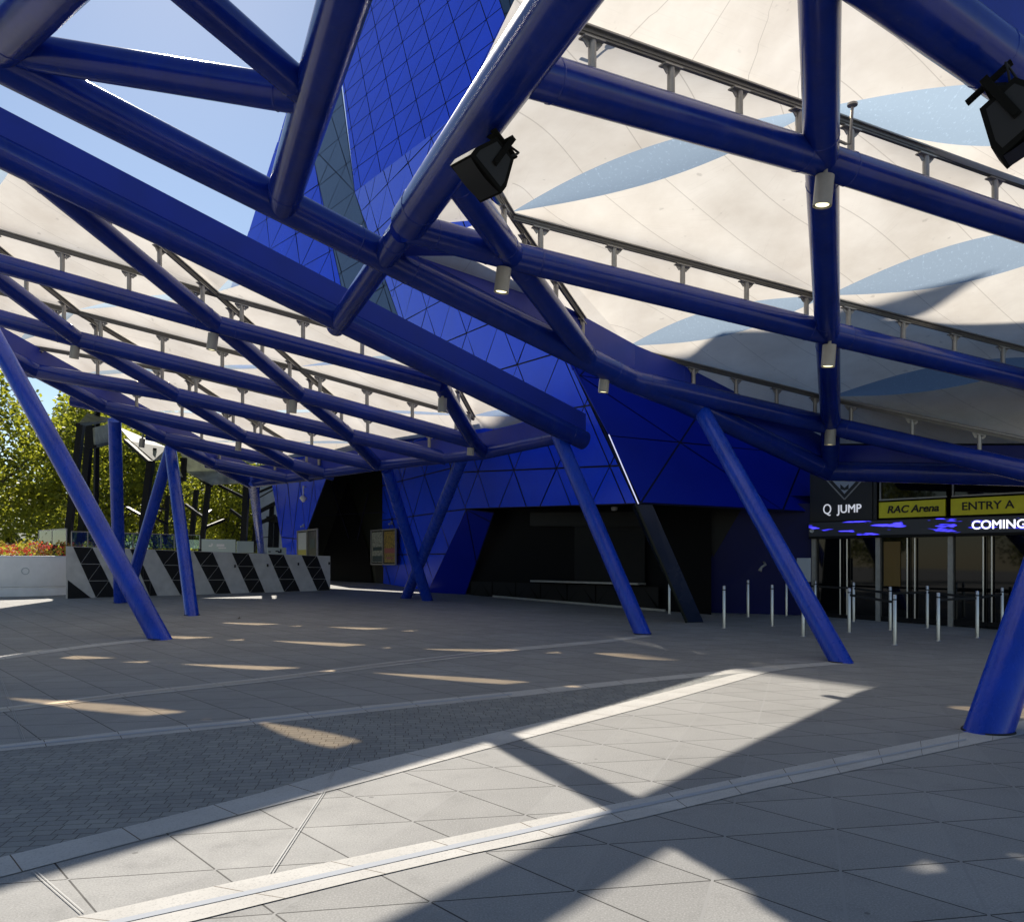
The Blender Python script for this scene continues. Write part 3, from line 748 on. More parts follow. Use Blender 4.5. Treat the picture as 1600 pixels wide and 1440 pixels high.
def rail(par, pts, r, side=None, spacing=1.05, stubs=True, trim=(.35, .35), off=0.):
    """aluminium keder rail on stub posts above a tube"""
    mb = MB(); up = V(0, 0, 1)
    P_ = [p + up * LIFT for p in pts]
    for a, b in zip(P_, P_[1:]):
        mb.beam(a, b, .055, .036, up, 0); mb.beam(a + up * .036, b + up * .036, .11, .018, up, 1); mb.beam(a - up * .032, b - up * .032, .04, .024, up, 0)
    ro = mb.build('rail', [M['rail'], M['alu']], par)
    if stubs:
        for a, b in zip(pts, pts[1:]):
            L = (b - a).length; n = max(1, round((L - trim[0] - trim[1]) / spacing)); d = (b - a).normalized()
            for i in range(n + 1):
                p = a + d * (trim[0] + (L - trim[0] - trim[1]) * i / n)
                STUBS.setdefault(par.name, []).append((p, d, r, ro))
    return ro
def build_stubs(par, limit=96):
    L = sorted(STUBS[par.name], key=lambda s_: s_[0].y)
    for i, (p, d, r, ro) in enumerate(L[:limit]):
        mb = MB(); mb.tube([p + V(0, 0, r * .8), p + V(0, 0, LIFT - .07)], .042, 10)
        top = p + V(0, 0, LIFT - .065)
        mb.beam(top - d * .13, top + d * .13, .10, .016)
        for s_ in (-1, 1): mb.beam(top + d * (s_ * .11) - V(0, 0, .0), top + d * (s_ * .045) - V(0, 0, .07), .012, .05)
        mb.build('stub_post', M['alu'], par)
    rest = L[limit:]
    if rest:
        mb = MB()
        for p, d, r, ro in rest: mb.tube([p + V(0, 0, r * .8), p + V(0, 0, LIFT - .07)], .042, 8)
        mb.build('stub_post', M['alu'], par, kind='stuff')
def lens_cell(par, p00, p10, p11, p01, wid=.175, rise=.02, sag=.14, n=28, lens=True):
    up = V(0, 0, 1); p00, p10, p11, p01 = [Vector(p) + up * (LIFT + .07) for p in (p00, p10, p11, p01)]
    nrm = (p10 - p00).cross(p01 - p00).normalized(); nrm = nrm if nrm.z > 0 else -nrm
    dg = (p10 - p01); across = nrm.cross(dg.normalized())
    if across.dot(p00 - p01) < 0: across = -across
    def C(t, sgn):
        k = math.sin(math.pi * t); k = k ** 1.0
        return p01.lerp(p10, t) + across * (sgn * wid * k) + nrm * ((-rise if sgn > 0 else rise * 3.0) * k)
    def B(t, apex):
        return p01.lerp(apex, t * 2) if t < .5 else apex.lerp(p10, t * 2 - 1)
    fo = None
    for sgn, apex in ((1, p00), (-1, p11)):
        rows, uvs = [], []
        for i in range(n + 1):
            t = i / n; r_, u_ = [], []
            for j in range(11):
                s_ = j / 10; q = B(t, apex).lerp(C(t, sgn), s_)
                q += nrm * (sgn * sag * math.sin(math.pi * s_) * math.sin(math.pi * t))
                r_.append(q); u_.append((t, s_))
            rows.append(r_); uvs.append(u_)
        mb = MB(); mb.grid(rows, 0, True, uvs); fo = mb.build('fabric_panel', M['fabric'], par)
    if lens:
        rows, uvs = [], []
        for i in range(n + 1):
            t = i / n; a, b = C(t, 1), C(t, -1)
            rows.append([a.lerp(b, s_ / 6) - nrm * (.05 * math.sin(math.pi * s_ / 6) * math.sin(math.pi * t)) for s_ in range(7)]); uvs.append([(t, s_ / 6) for s_ in range(7)])
        mb = MB(); mb.grid(rows, 0, True, uvs); mb.build('clear_film', M['film'], par)
def tri_cell(par, a, b, c, lifts=(1, 1, 1)):
    mb = MB(); a, b, c = [Vector(p) + V(0, 0, (LIFT + .07) * k) for p, k in zip((a, b, c), lifts)]
    rows, uv = [], []
    for i in range(7):
        rows.append([a.lerp(b, i / 6).lerp(a.lerp(c, i / 6), j / 6) for j in range(7)]); uv.append([(j / 6, i / 6) for j in range(7)])
    mb.grid(rows, 0, True, uv); mb.build('fabric_panel', M['fabric'], par)

# -- left canopy
LC = canopy('fabric_canopy', 'white fabric canopy on blue steel lattice at left, long beam edge towards viewer', (-6, 18, 0))
LBa, LBb = LP(-330, 75), LP(912, 688)
A2, A1, A0 = LP(-56, 396), LP(340, 507), LP(688, 600)
B3, B2, B1, B0 = LP(-180, 455), LP(122, 530), LP(469, 616), LP(740, 690)
C3, C2, C1, C0 = LP(28, 575), LP(276, 617), LP(547, 680), LP(697, 716)
D3, D2, D1 = LP(112, 624), LP(381, 682), LP(590, 727)
E3, E2, E1 = LP(230, 678), LP(455, 725), LP(522, 742)
F3, F2 = LP(322, 722), LP(450, 747)
COR = LP(392, 755); BK0 = LP(757, 708); LBG = LP(40, 262); LBM = LP(440, 462); LBE = LP(868, 684); G2T = LP(-300, 260)
tube_part(LC, [LBa, LBb], .215, 'edge_beam')
fascia(LC, [LBa, LBb], -1, .0, .60, .09, -.02)
mbx = None
tube_part(LC, [B3, COR], .17, 'edge_beam'); fascia(LC, [B3, COR], -1, .0, .55, .06, .02)
tube_part(LC, [LBE, BK0, D1, COR], .15, 'edge_beam'); fascia(LC, [LBE, BK0, D1, COR], 1, -.05, .5, .06, .05)
for pts in ([A2, A1, A0], [LP(-180, 448), B2, B1, B0], [C3, C2, C1, C0], [D3, D2, D1], [E3, E2, E1], [F3, F2]): tube_part(LC, pts, .175)
for pts in ([LBG, A1, B1, C1, D1], [G2T, A2, B2, C2, D2, E2, E1.lerp(F2, .5)], [A0, B0, BK0]): tube_part(LC, pts, .165)
for pts in ([A2, A1], [A1, A0], [B2, B1], [B1, B0], [B3, B2], [C3, C2], [C2, C1], [C1, C0], [D3, D2], [D2, D1], [E3, E2], [E2, E1], [LBG, A1], [A1, B1], [B1, C1], [A2, B2], [B2, C2], [C2, D2], [A0, B0], [D2, E2]): rail(LC, pts, .175, trim=(.45, .45), spacing=1.15)
rail(LC, [F3, F2], .17, trim=(.4, .4), spacing=1.4)
build_stubs(LC)
mb = MB(); mb.face([BK0 + V(-.3, .2, 1.1), D1 + V(0, .2, 1.1), COR + V(0, .2, 1.3), V(-12.5, 41.2, 6.6), V(-5.7, 36.2, 6.4), V(-1.6, 28.2, 6.2)]); mb.build('sun_blocker_plate', M['fascia'], LC)  # last piece: plate added to stop sun between canopy and facade
L00 = LP(-420, 160)
lens_cell(LC, L00, LBG, A1, A2); lens_cell(LC, LBG, LBM, A0, A1); lens_cell(LC, A2, A1, B1, B2); lens_cell(LC, A1, A0, B0, B1)
lens_cell(LC, B3, B2, C2, C3); lens_cell(LC, B2, B1, C1, C2); lens_cell(LC, B1, B0, C0, C1); lens_cell(LC, A0, LBE, BK0, B0, .3)
lens_cell(LC, C3, C2, D2, D3); lens_cell(LC, C2, C1, D1, D2); lens_cell(LC, D3, D2, E2, E3); lens_cell(LC, D2, D1, E1, E2); lens_cell(LC, E3, E2, F2, F3)
lens_cell(LC, LP(-600, 290), A2, B2, B3); tri_cell(LC, C1, C0, D1); tri_cell(LC, E2, E1, F2); tri_cell(LC, F3, F2, COR); tri_cell(LC, B0, BK0, C0)
def hook(par, p, u, s=.28):
    u = Vector(u).normalized(); pts = []
    for i in range(13):
        a = i / 12; pts.append(p + u * (a * s - .04) + V(0, 0, .07 * math.sin(a * 2 * math.pi) * (1.2 - a)))
    mb = MB(); mb.tube(pts, .016, 8); mb.build('drain_spout', M['white'], par)
for p in (C3 + V(.9, .6, .45), C0 + V(-.6, .2, .2), BK0 + V(-.5, .1, .3), D1 + V(-.5, 0, .3), D3 + V(.5, .5, .4)): hook(LC, p, (1, .3, 0))

# -- right canopy
RC = canopy('fabric_canopy', 'white fabric canopy on blue steel lattice at right over the entrance doors', (4, 13, 0))
T5a, T5b = V(-3.24, 15.33, 5.94), V(-3.24 + .413 * 12.5, 15.33 - 12.5, 6.06)
def T5(px):
    k = (px - CX) / F; t = (k * 15.33 + 3.24) / (.413 + k); return V(-3.24 + .413 * t, 15.33 - t, 5.94 + .0097 * t)
T4a, T4k = V(-1.84 - 4.04 * 1.25, 11.93 - 3.77 * 1.25, 6.02 + .97 * 1.25), V(2.2, 15.7, 5.05)
T4x = V(-1.84, 11.93, 6.0)
RaT = T5(805)
RbT = T5(634)
RaV1, RbV1, RcV1 = RP(1284, 250), RP(1293, 520), RP(1298, 665)
RbV0, V0T = RP(800, 400), T5(700); V0k = V(1.42, 15.0, 5.22)
BKa = P(1062, 624, 16.4); B1p = P(1296, 736, 19.0); B2p = P(1720, 745, 15.6)
FR = V(-.87, -.49, 0)
RB1 = V(2.69, 7.3, 7.15); RBR = RP(1600, 128)
RBL = RB1 + (RB1 - RBR) * .78
dV2 = V(5.4, 2.1, -.52)
RaV2, RbV2, RB2 = RaV1 + dV2, RbV1 + dV2, RB1 + V(5.4, 3.0, -.75)
RcV2 = P(1600, 735, 15.5); RcV2 = RcV1.lerp(RcV2, 1.25)
tube_part(RC, [T4a, T4x, T4k, BKa, B1p], .225, 'edge_beam'); fascia(RC, [T4x + (T4k - T4x) * .06, T4k, BKa, B1p], -1, .05, .62, .06, .10)
tube_part(RC, [T5(640), T5b], .245, 'roof_tube', M['tube'])
tube_part(RC, [T5a, T5(630)], .18, 'roof_tube', M['tube'])
tube_part(RC, [RaT, RaV1, RaV2], .20); tube_part(RC, [RbT, RbV0, RbV1, RbV2], .20); tube_part(RC, [T4k, RcV1, RcV2], .20)
tube_part(RC, [V0T, RbV0, V0k], .19); tube_part(RC, [RB1, RaV1, RbV1, RcV1, B1p], .20); tube_part(RC, [RB2, RaV2, RbV2, RcV2], .20)
tube_part(RC, [B1p, B2p], .22, 'edge_beam'); fascia(RC, [B1p, B2p], 1, -.1, .6, .06, .1)
tube_part(RC, [RBL, RBR, RB2 + (RB2 - RBR) * .2], .30, 'edge_beam'); fascia(RC, [RBL, RBR, RB2 + (RB2 - RBR) * .2], -1, .0, .8, .08, .05)
for pts in ([RaT.lerp(RaV1, .10), RaV1], [RaV1, RaV2], [RbV0, RbV1], [RbV1, RbV2], [T4k, RcV1], [RcV1, RcV2], [V0T.lerp(RbV0, .2), RbV0], [RbV0, V0k], [RaV1, RbV1], [RbV1, RcV1]): rail(RC, pts, .2, trim=(.45, .45), spacing=1.1)
build_stubs(RC)
RBT = V(.6, 6.1, 7.1)
lens_cell(RC, RBT, RB1, RaV1, RaT, .35, .4, .14, lens=False) if False else tri_cell(RC, RBT, RB1, RaT)
tri_cell(RC, RB1, RaV1, RaT)
lens_cell(RC, RaT, RaV1, RbV1, RbV0, .52, 0.); tri_cell(RC, RaT, RbV0, V0T, (1, 1, .5)); tri_cell(RC, V0T, RbV0, RbT, (0, .9, 0)); mb = MB(); mb.face([T4x, RbV0, RbT]); mb.build('light_gap_plate', M['fascia'], RC)  # flat plate added between the tubes to close stray slivers of sun
lens_cell(RC, RbV0, RbV1, RcV1, T4k, .50, 0.); tri_cell(RC, RbV0, T4k, V0k); tri_cell(RC, RbV0, V0k, T4x, (1, 1, 0))
lens_cell(RC, RB1, RB2, RaV2, RaV1, .5, 0.); lens_cell(RC, RaV1, RaV2, RbV2, RbV1, .62, 0.); lens_cell(RC, RbV1, RbV2, RcV2, RcV1, .60, 0.)
tri_cell(RC, T4k, RcV1, B1p); tri_cell(RC, T4k, B1p, BKa); tri_cell(RC, RcV1, RcV2, B2p); tri_cell(RC, RcV1, B2p, B1p)
hook(RC, T4k + V(.25, 0, .35), (.8, .5, 0)); hook(RC, B1p + V(-.35, -.4, .35), (0, .2, 1)); 
def upright_pin(par, p, h=.42):
    mb = MB(); mb.tube([p + V(-.16, 0, .05), p + V(-.05, 0, .0), p, p + V(.03, 0, h)], .018, 8); mb.tube([p + V(.03, 0, h), p + V(.03, 0, h + .025)], .06, 10); mb.build('cable_anchor', M['alu'], par)
upright_pin(RC, P(906, 84, 9.0), .24); upright_pin(RC, P(1328, 225, 9.8), .45); upright_pin(RC, T5(690) + V(.3, .2, .25), .25)

# -- lattice of tubes in the open strip between the canopies
LT = thing('steel_lattice', 'dark blue bracing tubes crossing the open sky at upper left', 'steelwork', (-3, 9, 0))
T3a, T3b = V(-3.0, 10.84, 6.28), V(-3.0 + .413 * 9, 10.84 - 9, 6.45)
tube_part(LT, [T3a, T3b], .215, 'bracing_tube')
nodeR = V(-2.03, 8.5, 6.36); nodeL = V(-5.35, 8.6, 6.95)
tube_part(LT, [nodeL, nodeR], .175, 'bracing_tube')
e2 = P(312, 0, 7.1); tube_part(LT, [nodeR, nodeR + (e2 - nodeR) * 2.4], .16, 'bracing_tube')
e0 = P(62, 0, 7.55); tube_part(LT, [nodeL, nodeL + (e0 - nodeL) * 3], .24, 'bracing_tube')

# ------------------------------------------------------------------ columns
def column(foot, top, r, label, m='column'):
    t = thing('leaning_column', label, 'column', tuple(foot), 'leaning blue canopy columns')
    d = (top - foot).normalized(); mb = MB(); mb.tube([foot - d * .4, foot.lerp(top, .03), top], [r, r, r * .96], 28); mb.build('shaft', M[m], t)
    mb = MB(); k = d.copy(); n = k.orthogonal()
    mb.tube([foot + V(0, 0, .004), foot + V(0, 0, .02)], [r * 1.12, r * 1.1], 28); mb.build('foot_ring', M['rubber'], t)
    return t
C1f = G(250, 998); C1d = P(0, 543, 18.6) - C1f; column(C1f, C1f + C1d * 1.32, .205, 'nearest blue column at left, leaning left out of the frame')
apex = LP(266, 703)
column(G(300, 961), apex + V(0, 0, .05), .175, 'blue column meeting another in an upside-down V, right leg')
foot34 = G(196, 941); column(foot34, apex + V(-.05, .1, .02), .17, 'blue column meeting another in an upside-down V, left leg')
column(foot34 + V(-.12, -.1, 0), LP(179, 656), .175, 'upright blue column just right of the black frame, nearly vertical')
column(G(412, 893), LP(395, 752), .17, 'short blue column rising behind the striped wall')
column(G(668, 938), LP(605, 735), .17, 'blue column of the crossed pair leaning left')
column(G(634, 934), LP(722, 716), .17, 'blue column of the crossed pair leaning right')
column(G(1004, 990), LP(872, 680), .17, 'blue column under the end of the left canopy beam')
column(G(1314, 1034), P(1092, 634, 16.7), .168, 'blue column before the glass doors leaning left')
C9f = G(1544, 1142); column(C9f, P(1812, 370, 9.6), .21, 'thick near blue column at the right edge of the view')

# ------------------------------------------------------------------ downlights
def downlight(px, py, pxt, pyt, node, label):
    """cylinder lamp; (px,py) is the foot of the can, (pxt,pyt) its top where it meets the tube"""
    D = node.y; a = P(pxt, pyt, D); b = P(px, py, D + .02)
    t = thing('downlight', label, 'lamp', tuple(a), 'cylinder downlights under the canopy tubes')
    d = (b - a).normalized(); L = (b - a).length; r = L * .31
    mb = MB(); mb.tube([a, b], r, 24, cap=False); mb.face([b + (d.orthogonal().normalized() * math.cos(k * math.pi / 12) + d.cross(d.orthogonal().normalized()) * math.sin(k * math.pi / 12)) * r * .99 - d * .02 for k in range(24)])
    mb.disc(a, r, -d, 24); mb.build('housing', M['lamp'], t)
    mb = MB(); mb.disc(b - d * .014, r * .72, d, 20); mb.build('lamp_lens', M['lampglow'], t)
    mb = MB(); mb.tube([a - d * .12, a + d * .01], .03, 8); mb.build('stem', M['lamp'], t)
    return t
for a in ((1284.5, 322, 1289, 275, RaV1 + V(0, -.1, 0), 'largest grey downlight, on the node below the top right crossing'),
          (1293.5, 573, 1296, 539, RbV1 + V(0, -.1, 0), 'grey downlight on the middle node of the vertical tube at right'),
          (1296.5, 695, 1298, 668, RcV1 + V(0, -.2, 0), 'grey downlight on the lowest node above the black sign'),
          (783, 457, 787.5, 419, RbV0 + V(0, -.1, 0), 'lit grey downlight under the node below the left speaker'),
          (942.5, 613, 945, 587, V(1.75, 15.3, 0), 'grey downlight hanging before the bright blue facade corner'),
          (1527.5, 746, 1528.5, 719, P(1528, 718, 17.6), 'grey downlight above the ENTRY A sign'),
          (330.5, 547, 333.5, 521, A1, 'grey downlight under the second node of the left canopy, largest there'),
          (115.5, 560, 118, 538, B2, 'grey downlight under the leftmost canopy node'),
          (457, 645, 458.5, 625, B1, 'grey downlight at the centre of the left canopy'),
          (690.5, 644, 691.5, 622, A0 + V(0, .2, 0), 'grey downlight where a tube meets the long beam'),
          (372, 704, 373, 689, D2, 'grey downlight under a far row of the left canopy above the striped wall'),
          (617, 724, 617.8, 708, D1 + V(0, -.3, 0), 'grey downlight above the crossed columns'),
          (735, 711, 736, 693, B0, 'grey downlight beside the end of the long beam'),
          (384, 752, 384.6, 741, COR + V(0, -.2, 0), 'tiny grey downlight at the far canopy corner'),
          (446, 746, 447, 733, F2, 'tiny grey downlight second from the far canopy corner'),
          (522, 736, 523, 722, E1 + V(0, -.3, 0), 'small grey downlight above the dark doorway'),
          (221, 699, 222.5, 685, E3 + V(0, -.1, 0), 'small grey downlight against the pale far roof')):
    downlight(*a)

# ------------------------------------------------------------------ loudspeakers
def speaker(c, face, up, sc, label, hang):
    t = thing('loudspeaker', label, 'loudspeaker', tuple(c), 'black loudspeakers under the tubes')
    f = Vector(face).normalized(); u = Vector(up); u = (u - f * u.dot(f)).normalized(); r = u.cross(f)
    def q(x, y, z): return c + r * (x * sc) + f * (y * sc) + u * (z * sc)
    # trapezoid cabinet: broad front baffle, narrower back with chamfered corners
    sec = [(-.30, .22), (.30, .22), (.30, .10), (.17, -.26), (-.17, -.26), (-.30, .10)]
    mb = MB(); H = .24
    for zs in (H, -H): 
        ring = [q(x, y, zs) for x, y in sec]; mb.face(ring if zs > 0 else ring[::-1])
    for i in range(6):
        a, b = sec[i], sec[(i + 1) % 6]; mb.face([q(*a, -H), q(*b, -H), q(*b, H), q(*a, H)])
    cab = bevel(mb.build('cabinet', M['speaker'], t), .015 * sc, 2)
    mb = MB(); pts = [(-.27, -.21), (.27, -.21), (.27, .21), (-.27, .21)]
    rows = [[q(-.27 + .54 * i / 8, .225 + .03 * math.sin(math.pi * i / 8), -.21 + .42 * j / 4) for i in range(9)] for j in range(5)]
    mb.grid(rows); mb.build('grille', M['grille'], t)
    mb = MB()
    for s_ in (-1, 1):
        mb.beam(q(0, .04, s_ * (H + .02)), q(0, -.44, s_ * (H + .02)), .075 * sc, .016 * sc, u)
        mb.tube([q(0, 0, s_ * (H + .0)), q(0, 0, s_ * (H + .04))], .03 * sc, 10)
    mb.beam(q(0, -.44, -H - .03), q(0, -.44, H + .03), .075 * sc, .016 * sc, f); mb.beam(q(0, -.44, 0), hang, .07, .05, u)
    mb.beam(q(-.2, -.47, 0), q(.25, -.47, 0), .10 * sc, .03 * sc, f)
    mb.build('bracket', M['speaker'], t)
    mb = MB(); mb.tube([q(.1, -.24, .1), q(.16, -.34, .2), q(.2, -.45, .15), hang + V(0.05, 0, .0)], .012, 6); mb.build('cable', M['rubber'], t)
    mb = MB()
    for s_ in (-1, 1):
        mb.face([q(x * .8, y * .8 - .005, s_ * (H + .004)) for x, y in ([(-.30, .22), (.30, .22), (.30, .10), (.17, -.26), (-.17, -.26), (-.30, .10)])])
    mb.build('end_panel', M['grille'], t)
    return t
sp1 = P(757, 262, 7.9); speaker(sp1, (-.50, -.28, -.82), (.58, -.78, -.08), .74, 'black loudspeaker hung under the thick tube left of centre', T5(752) + V(0, 0, -.1))
sp2 = P(1592, 188, 8.1); speaker(sp2, (.50, -.25, -.83), (-.62, -.76, -.1), 1.05, 'black loudspeaker cut by the right edge of the view', RBR + V(-.2, -.2, -.15))

# ------------------------------------------------------------------ bollards and belts
BOL = [(1046, 959), (1100, 947), (1131.5, 981), (1169, 964), (1206.5, 978), (1229, 962), (1255, 994), (1274, 966), (1327, 988), (1334, 971), (1391, 984), (1398, 1007), (1449, 981), (1466, 1001), (1527, 996), (1566, 986)]
BL = ['steel bollard farthest left, before the dark recess', 'steel bollard just right of the leaning dark fin', 'tall near steel bollard before the deep blue wall, left one',
      'steel bollard close to the deep blue wall', 'steel bollard left of the leaning blue column', 'far steel bollard next to the leaning blue column', 'steel bollard half hidden by the leaning blue column',
      'steel bollard behind the leaning blue column', 'steel bollard right of the leaning column, before the first doors', 'far steel bollard beside the first door handles',
      'steel bollard just behind the nearest bollard', 'nearest steel bollard before the doors', 'far steel bollard at the third door handles', 'near steel bollard before the wide dark door',
      'steel bollard before the last door handles', 'steel bollard beside the thick right column']
first = None; BP = []
for (px, py), lb in zip(BOL, BL):
    g = G(px, py); BP.append(g)
    if first is None:
        t = thing('bollard', lb, 'bollard', tuple(g), 'steel bollards before the entrance'); mb = MB()
        mb.tube([g, g + V(0, 0, .93), g + V(0, 0, .945)], [.036, .036, .028], 16); mb.build('post', M['steel'], t)
        mb = MB(); mb.tube([g + V(0, 0, .84), g + V(0, 0, .865)], .0375, 16, cap=False); mb.build('belt_slot', M['rubber'], t)
        mb = MB(); mb.tube([g + V(0, 0, .001), g + V(0, 0, .012)], [.06, .055], 16); mb.build('base_plate', M['steel'], t)
        first = t
    else:
        t = copy_tree(first); t.location = g; t['label'] = lb
for k, (i, j) in enumerate(((7, 9), (9, 10), (10, 12), (12, 14), (8, 11), (13, 14), (14, 15), (5, 7))):
    a, b = BP[i] + V(0, 0, .80), BP[j] + V(0, 0, .80); mb = MB(); mb.beam(a, b, .004, .05)
    lbl = ['belt from the column to the first door handles', 'belt spanning the amber door sticker', 'belt before the third door handles', 'belt reaching the last door handles',
           'near belt ending at the nearest bollard', 'short near belt before the last doors', 'belt ending at the thick right column', 'belt passing behind the leaning column'][k]
    tag(mb.build('barrier_belt', M['rubber'], root=a), 'black barrier ' + lbl, 'belt', 'belts between the bollards')

# ------------------------------------------------------------------ striped wall, planter, railings
SW0, SW1 = G(103, 935), G(516, 922)
sw = thing('striped_wall', 'low wall clad in slanted black and grey stone stripes', 'wall', tuple(SW0))
u = (SW1 - SW0).xy.to_3d().normalized(); Lw = (SW1 - SW0).xy.length; nw = V(u.y, -u.x, 0)
zt0, zt1 = P(107, 853, SW0.y).z, P(516, 868.5, SW1.y).z
def wz(s): return SW0.z + (SW1.z - SW0.z) * s / Lw
def wt(s): return zt0 + (zt1 - zt0) * s / Lw
def wp(s, z, off=0): p = SW0 + u * s + nw * off; return V(p.x, p.y, z)
mb = MB()
mb.face([wp(0, wz(0) - .1, 0), wp(Lw, wz(Lw) - .1, 0), wp(Lw, wt(Lw), 0), wp(0, wt(0), 0)])
mb.face([wp(0, wt(0), 0), wp(Lw, wt(Lw), 0), wp(Lw, wt(Lw), -.45), wp(0, wt(0), -.45)])
mb.face([wp(0, wz(0) - .1, .0), wp(0, wt(0), 0), wp(0, wt(0), -.45), wp(0, wz(0) - .1, -.45)])
mb.face([wp(Lw, wz(Lw) - .1, .0), wp(Lw, wt(Lw), 0), wp(Lw, wt(Lw), -.45), wp(Lw, wz(Lw) - .1, -.45)])
mb.build('wall_body', M['stone'], sw)
# black stripes measured along the top edge of the wall, leaning right as they go down
def sx_at(px, py):
    pl = Plane(SW0, SW1, SW0 + V(0, 0, 1)); p = pl(px, py); return (p - SW0).dot(u)
for (ta, tb, ba, bb) in ((114, 144, 150, 183), (203, 212, 234, 246), (242, 275, 282, 306), (302, 332, 336, 361), (362, 388, 390, 414), (419, 443, 444, 469), (471, 495, 496, 516)):
    mb = MB(); s = [sx_at(ta, 856), sx_at(tb, 856), sx_at(bb, 928), sx_at(ba, 928)]
    s = [min(Lw - .005, q) for q in s]
    top = lambda q: wp(q, wt(q) - .01, .006); bot = lambda q: wp(q, wz(q) + .0, .006)
    N = 3
    for i in range(N):
        f0_, f1_ = i / N + .004, (i + 1) / N - .004
        l0, r0 = top(s[0]).lerp(bot(s[3]), f0_), top(s[1]).lerp(bot(s[2]), f0_)
        l1, r1 = top(s[0]).lerp(bot(s[3]), f1_), top(s[1]).lerp(bot(s[2]), f1_)
        e = .03
        mb.face([l0, r0.lerp(l0, .02), l1]); mb.face([r0, r1, l1.lerp(r1, .02)])
    mb.build('black_stripe', M['slate'], sw)
mb = MB(); mb.face([wp(.05, wz(0) + .62, .006), wp(.75, wz(0), .006), wp(.05, wz(0), .006)]); mb.build('black_stripe', M['slate'], sw)
mb = MB()
for px, py in ((367, 884), (418, 883), (466, 881), (514, 880)):
    p = wp(sx_at(px, py), P(px, py, G(px, 925).y).z, .0); mb.box(p + nw * .02, .05, .05, .1, u)
mb.build('step_light', M['frame_black'], sw)
# far striped wall section beyond the planter
fw = thing('striped_wall', 'short far wall with a grey stripe behind the flower planter', 'wall', tuple(P(60, 900, 33)))
a, b = P(10, 872, 33.5), P(104, 872, 31); a.z = b.z = .3; h = 1.65
mb = MB(); uu = (b - a).normalized(); nn = V(uu.y, -uu.x, 0)
mb.box((a + b) / 2 + V(0, 0, h / 2 + .3), (b - a).length, .3, h + .1, uu); mb.build('wall_body', M['slate'], fw)
mb = MB(); mb.face([a.lerp(b, .45) + nn * .16 + V(0, 0, h + .34), a.lerp(b, .72) + nn * .16 + V(0, 0, h + .34), a.lerp(b, .92) + nn * .16, a.lerp(b, .65) + nn * .16]); mb.build('grey_stripe', M['stone'], fw)
# planter
pc = P(18, 900, 28.3); pc = V(pc.x - .6, pc.y + 2.4, ramp(29)); R = 2.65
pl_ = thing('round_planter', 'big round white planter with a groove near its base', 'planter', tuple(pc))
mb = MB(); prof = [(R - .02, -.05), (R - .02, .24), (R - .07, .26), (R - .07, .29), (R, .31), (R, 1.31), (R - .05, 1.36), (R - .2, 1.36), (R - .22, 1.22), (0, 1.22)]
mb.grid([[pc + V(math.cos(k * math.pi / 32) * r, math.sin(k * math.pi / 32) * r, z) for k in range(64)] for r, z in prof], 0, True, closed=True)
o = mb.build('planter_shell', M['planter'], pl_); bevel(o, .01)
ang = -math.pi / 2 + .42
mb = MB(); cc = pc + V(math.cos(ang) * (R + .004), math.sin(ang) * (R + .004), .84); nn_ = V(math.cos(ang), math.sin(ang), 0); tt = V(-nn_.y, nn_.x, 0)
ringp = [cc + (tt * math.cos(k * math.pi / 10) + V(0, 0, 1) * math.sin(k * math.pi / 10)) * .11 for k in range(21)]; mb.tube(ringp, .012, 6, cap=False); mb.build('round_emblem', M['signgrey'], pl_)
def leaf_cloud(mb, centres, rad, n, size, nm=3, flat=1.):
    for c in centres:
        c = Vector(c); mi = random.choices(range(nm), [3, 3, 2][:nm])[0]
        for _ in range(n):
            d = V(random.gauss(0, 1), random.gauss(0, 1), random.gauss(0, 1)).normalized() * rad * random.random() ** .45
            d.z *= flat; p = c + d; a = V(random.gauss(0, 1), random.gauss(0, 1), random.gauss(0, .7)).normalized(); b = a.orthogonal().normalized()
            ang_ = random.random() * 6.28; b = Matrix.Rotation(ang_, 3, a) @ b; s_ = size * random.uniform(.7, 1.3)
            k = mi if random.random() < .75 else random.randrange(nm)
            mb.face([p - a * s_ * .6, p + b * s_ * .42, p + a * s_ * .6, p - b * s_ * .42], k)
cs = []
for i in range(90):
    r = R * .86 * math.sqrt(random.random()); an = random.random() * 6.28; cs.append(pc + V(r * math.cos(an), r * math.sin(an), 1.45 + random.random() * .32))
mb = MB(); leaf_cloud(mb, cs, .26, 34, .085, 3, .8)
tag(structure(mb.build('flower_bed', [M['flower_red'], M['flower_yellow'], M['leaf_b']], root=pc), 'stuff'), 'red and yellow flowers filling the round white planter', 'flowers')
# glass railings
def glass_rail(a, b, zb, zt, npan, label):
    t = thing('glass_railing', label, 'railing', tuple(a), 'glass railings beyond the striped wall')
    for i in range(npan):
        p, q = a.lerp(b, i / npan), a.lerp(b, (i + 1) / npan); d = (q - p).normalized()
        mb = MB(); mb.box(V((p.x + q.x) / 2, (p.y + q.y) / 2, (zb + zt) / 2), (q - p).length - .04, .02, zt - zb, d); mb.build('glass_pane', M['glass'], t)
    mb = MB(); mb.beam(V(a.x, a.y, zt + .02), V(b.x, b.y, zt + .02), .05, .035); mb.build('handrail', M['alu'], t)
    for i in range(npan + 1):
        p = a.lerp(b, i / npan); mb = MB(); mb.box((p.x, p.y, (zb + zt) / 2), .03, .05, zt - zb, (1, 0, 0)); mb.build('railing_post', M['alu'], t)
    return t
a, b = P(61, 850, 31.5), P(104, 850, 29.5); glass_rail(a, b, P(61, 852, 31).z, P(61, 829, 31).z, 2, 'greenish glass railing panel above the far planter wall')
a, b = P(112, 850, 29.5), P(312, 850, 34); glass_rail(a, b, zt0 + .0, P(112, 831, 29.5).z, 9, 'long greenish glass railing above the striped wall')
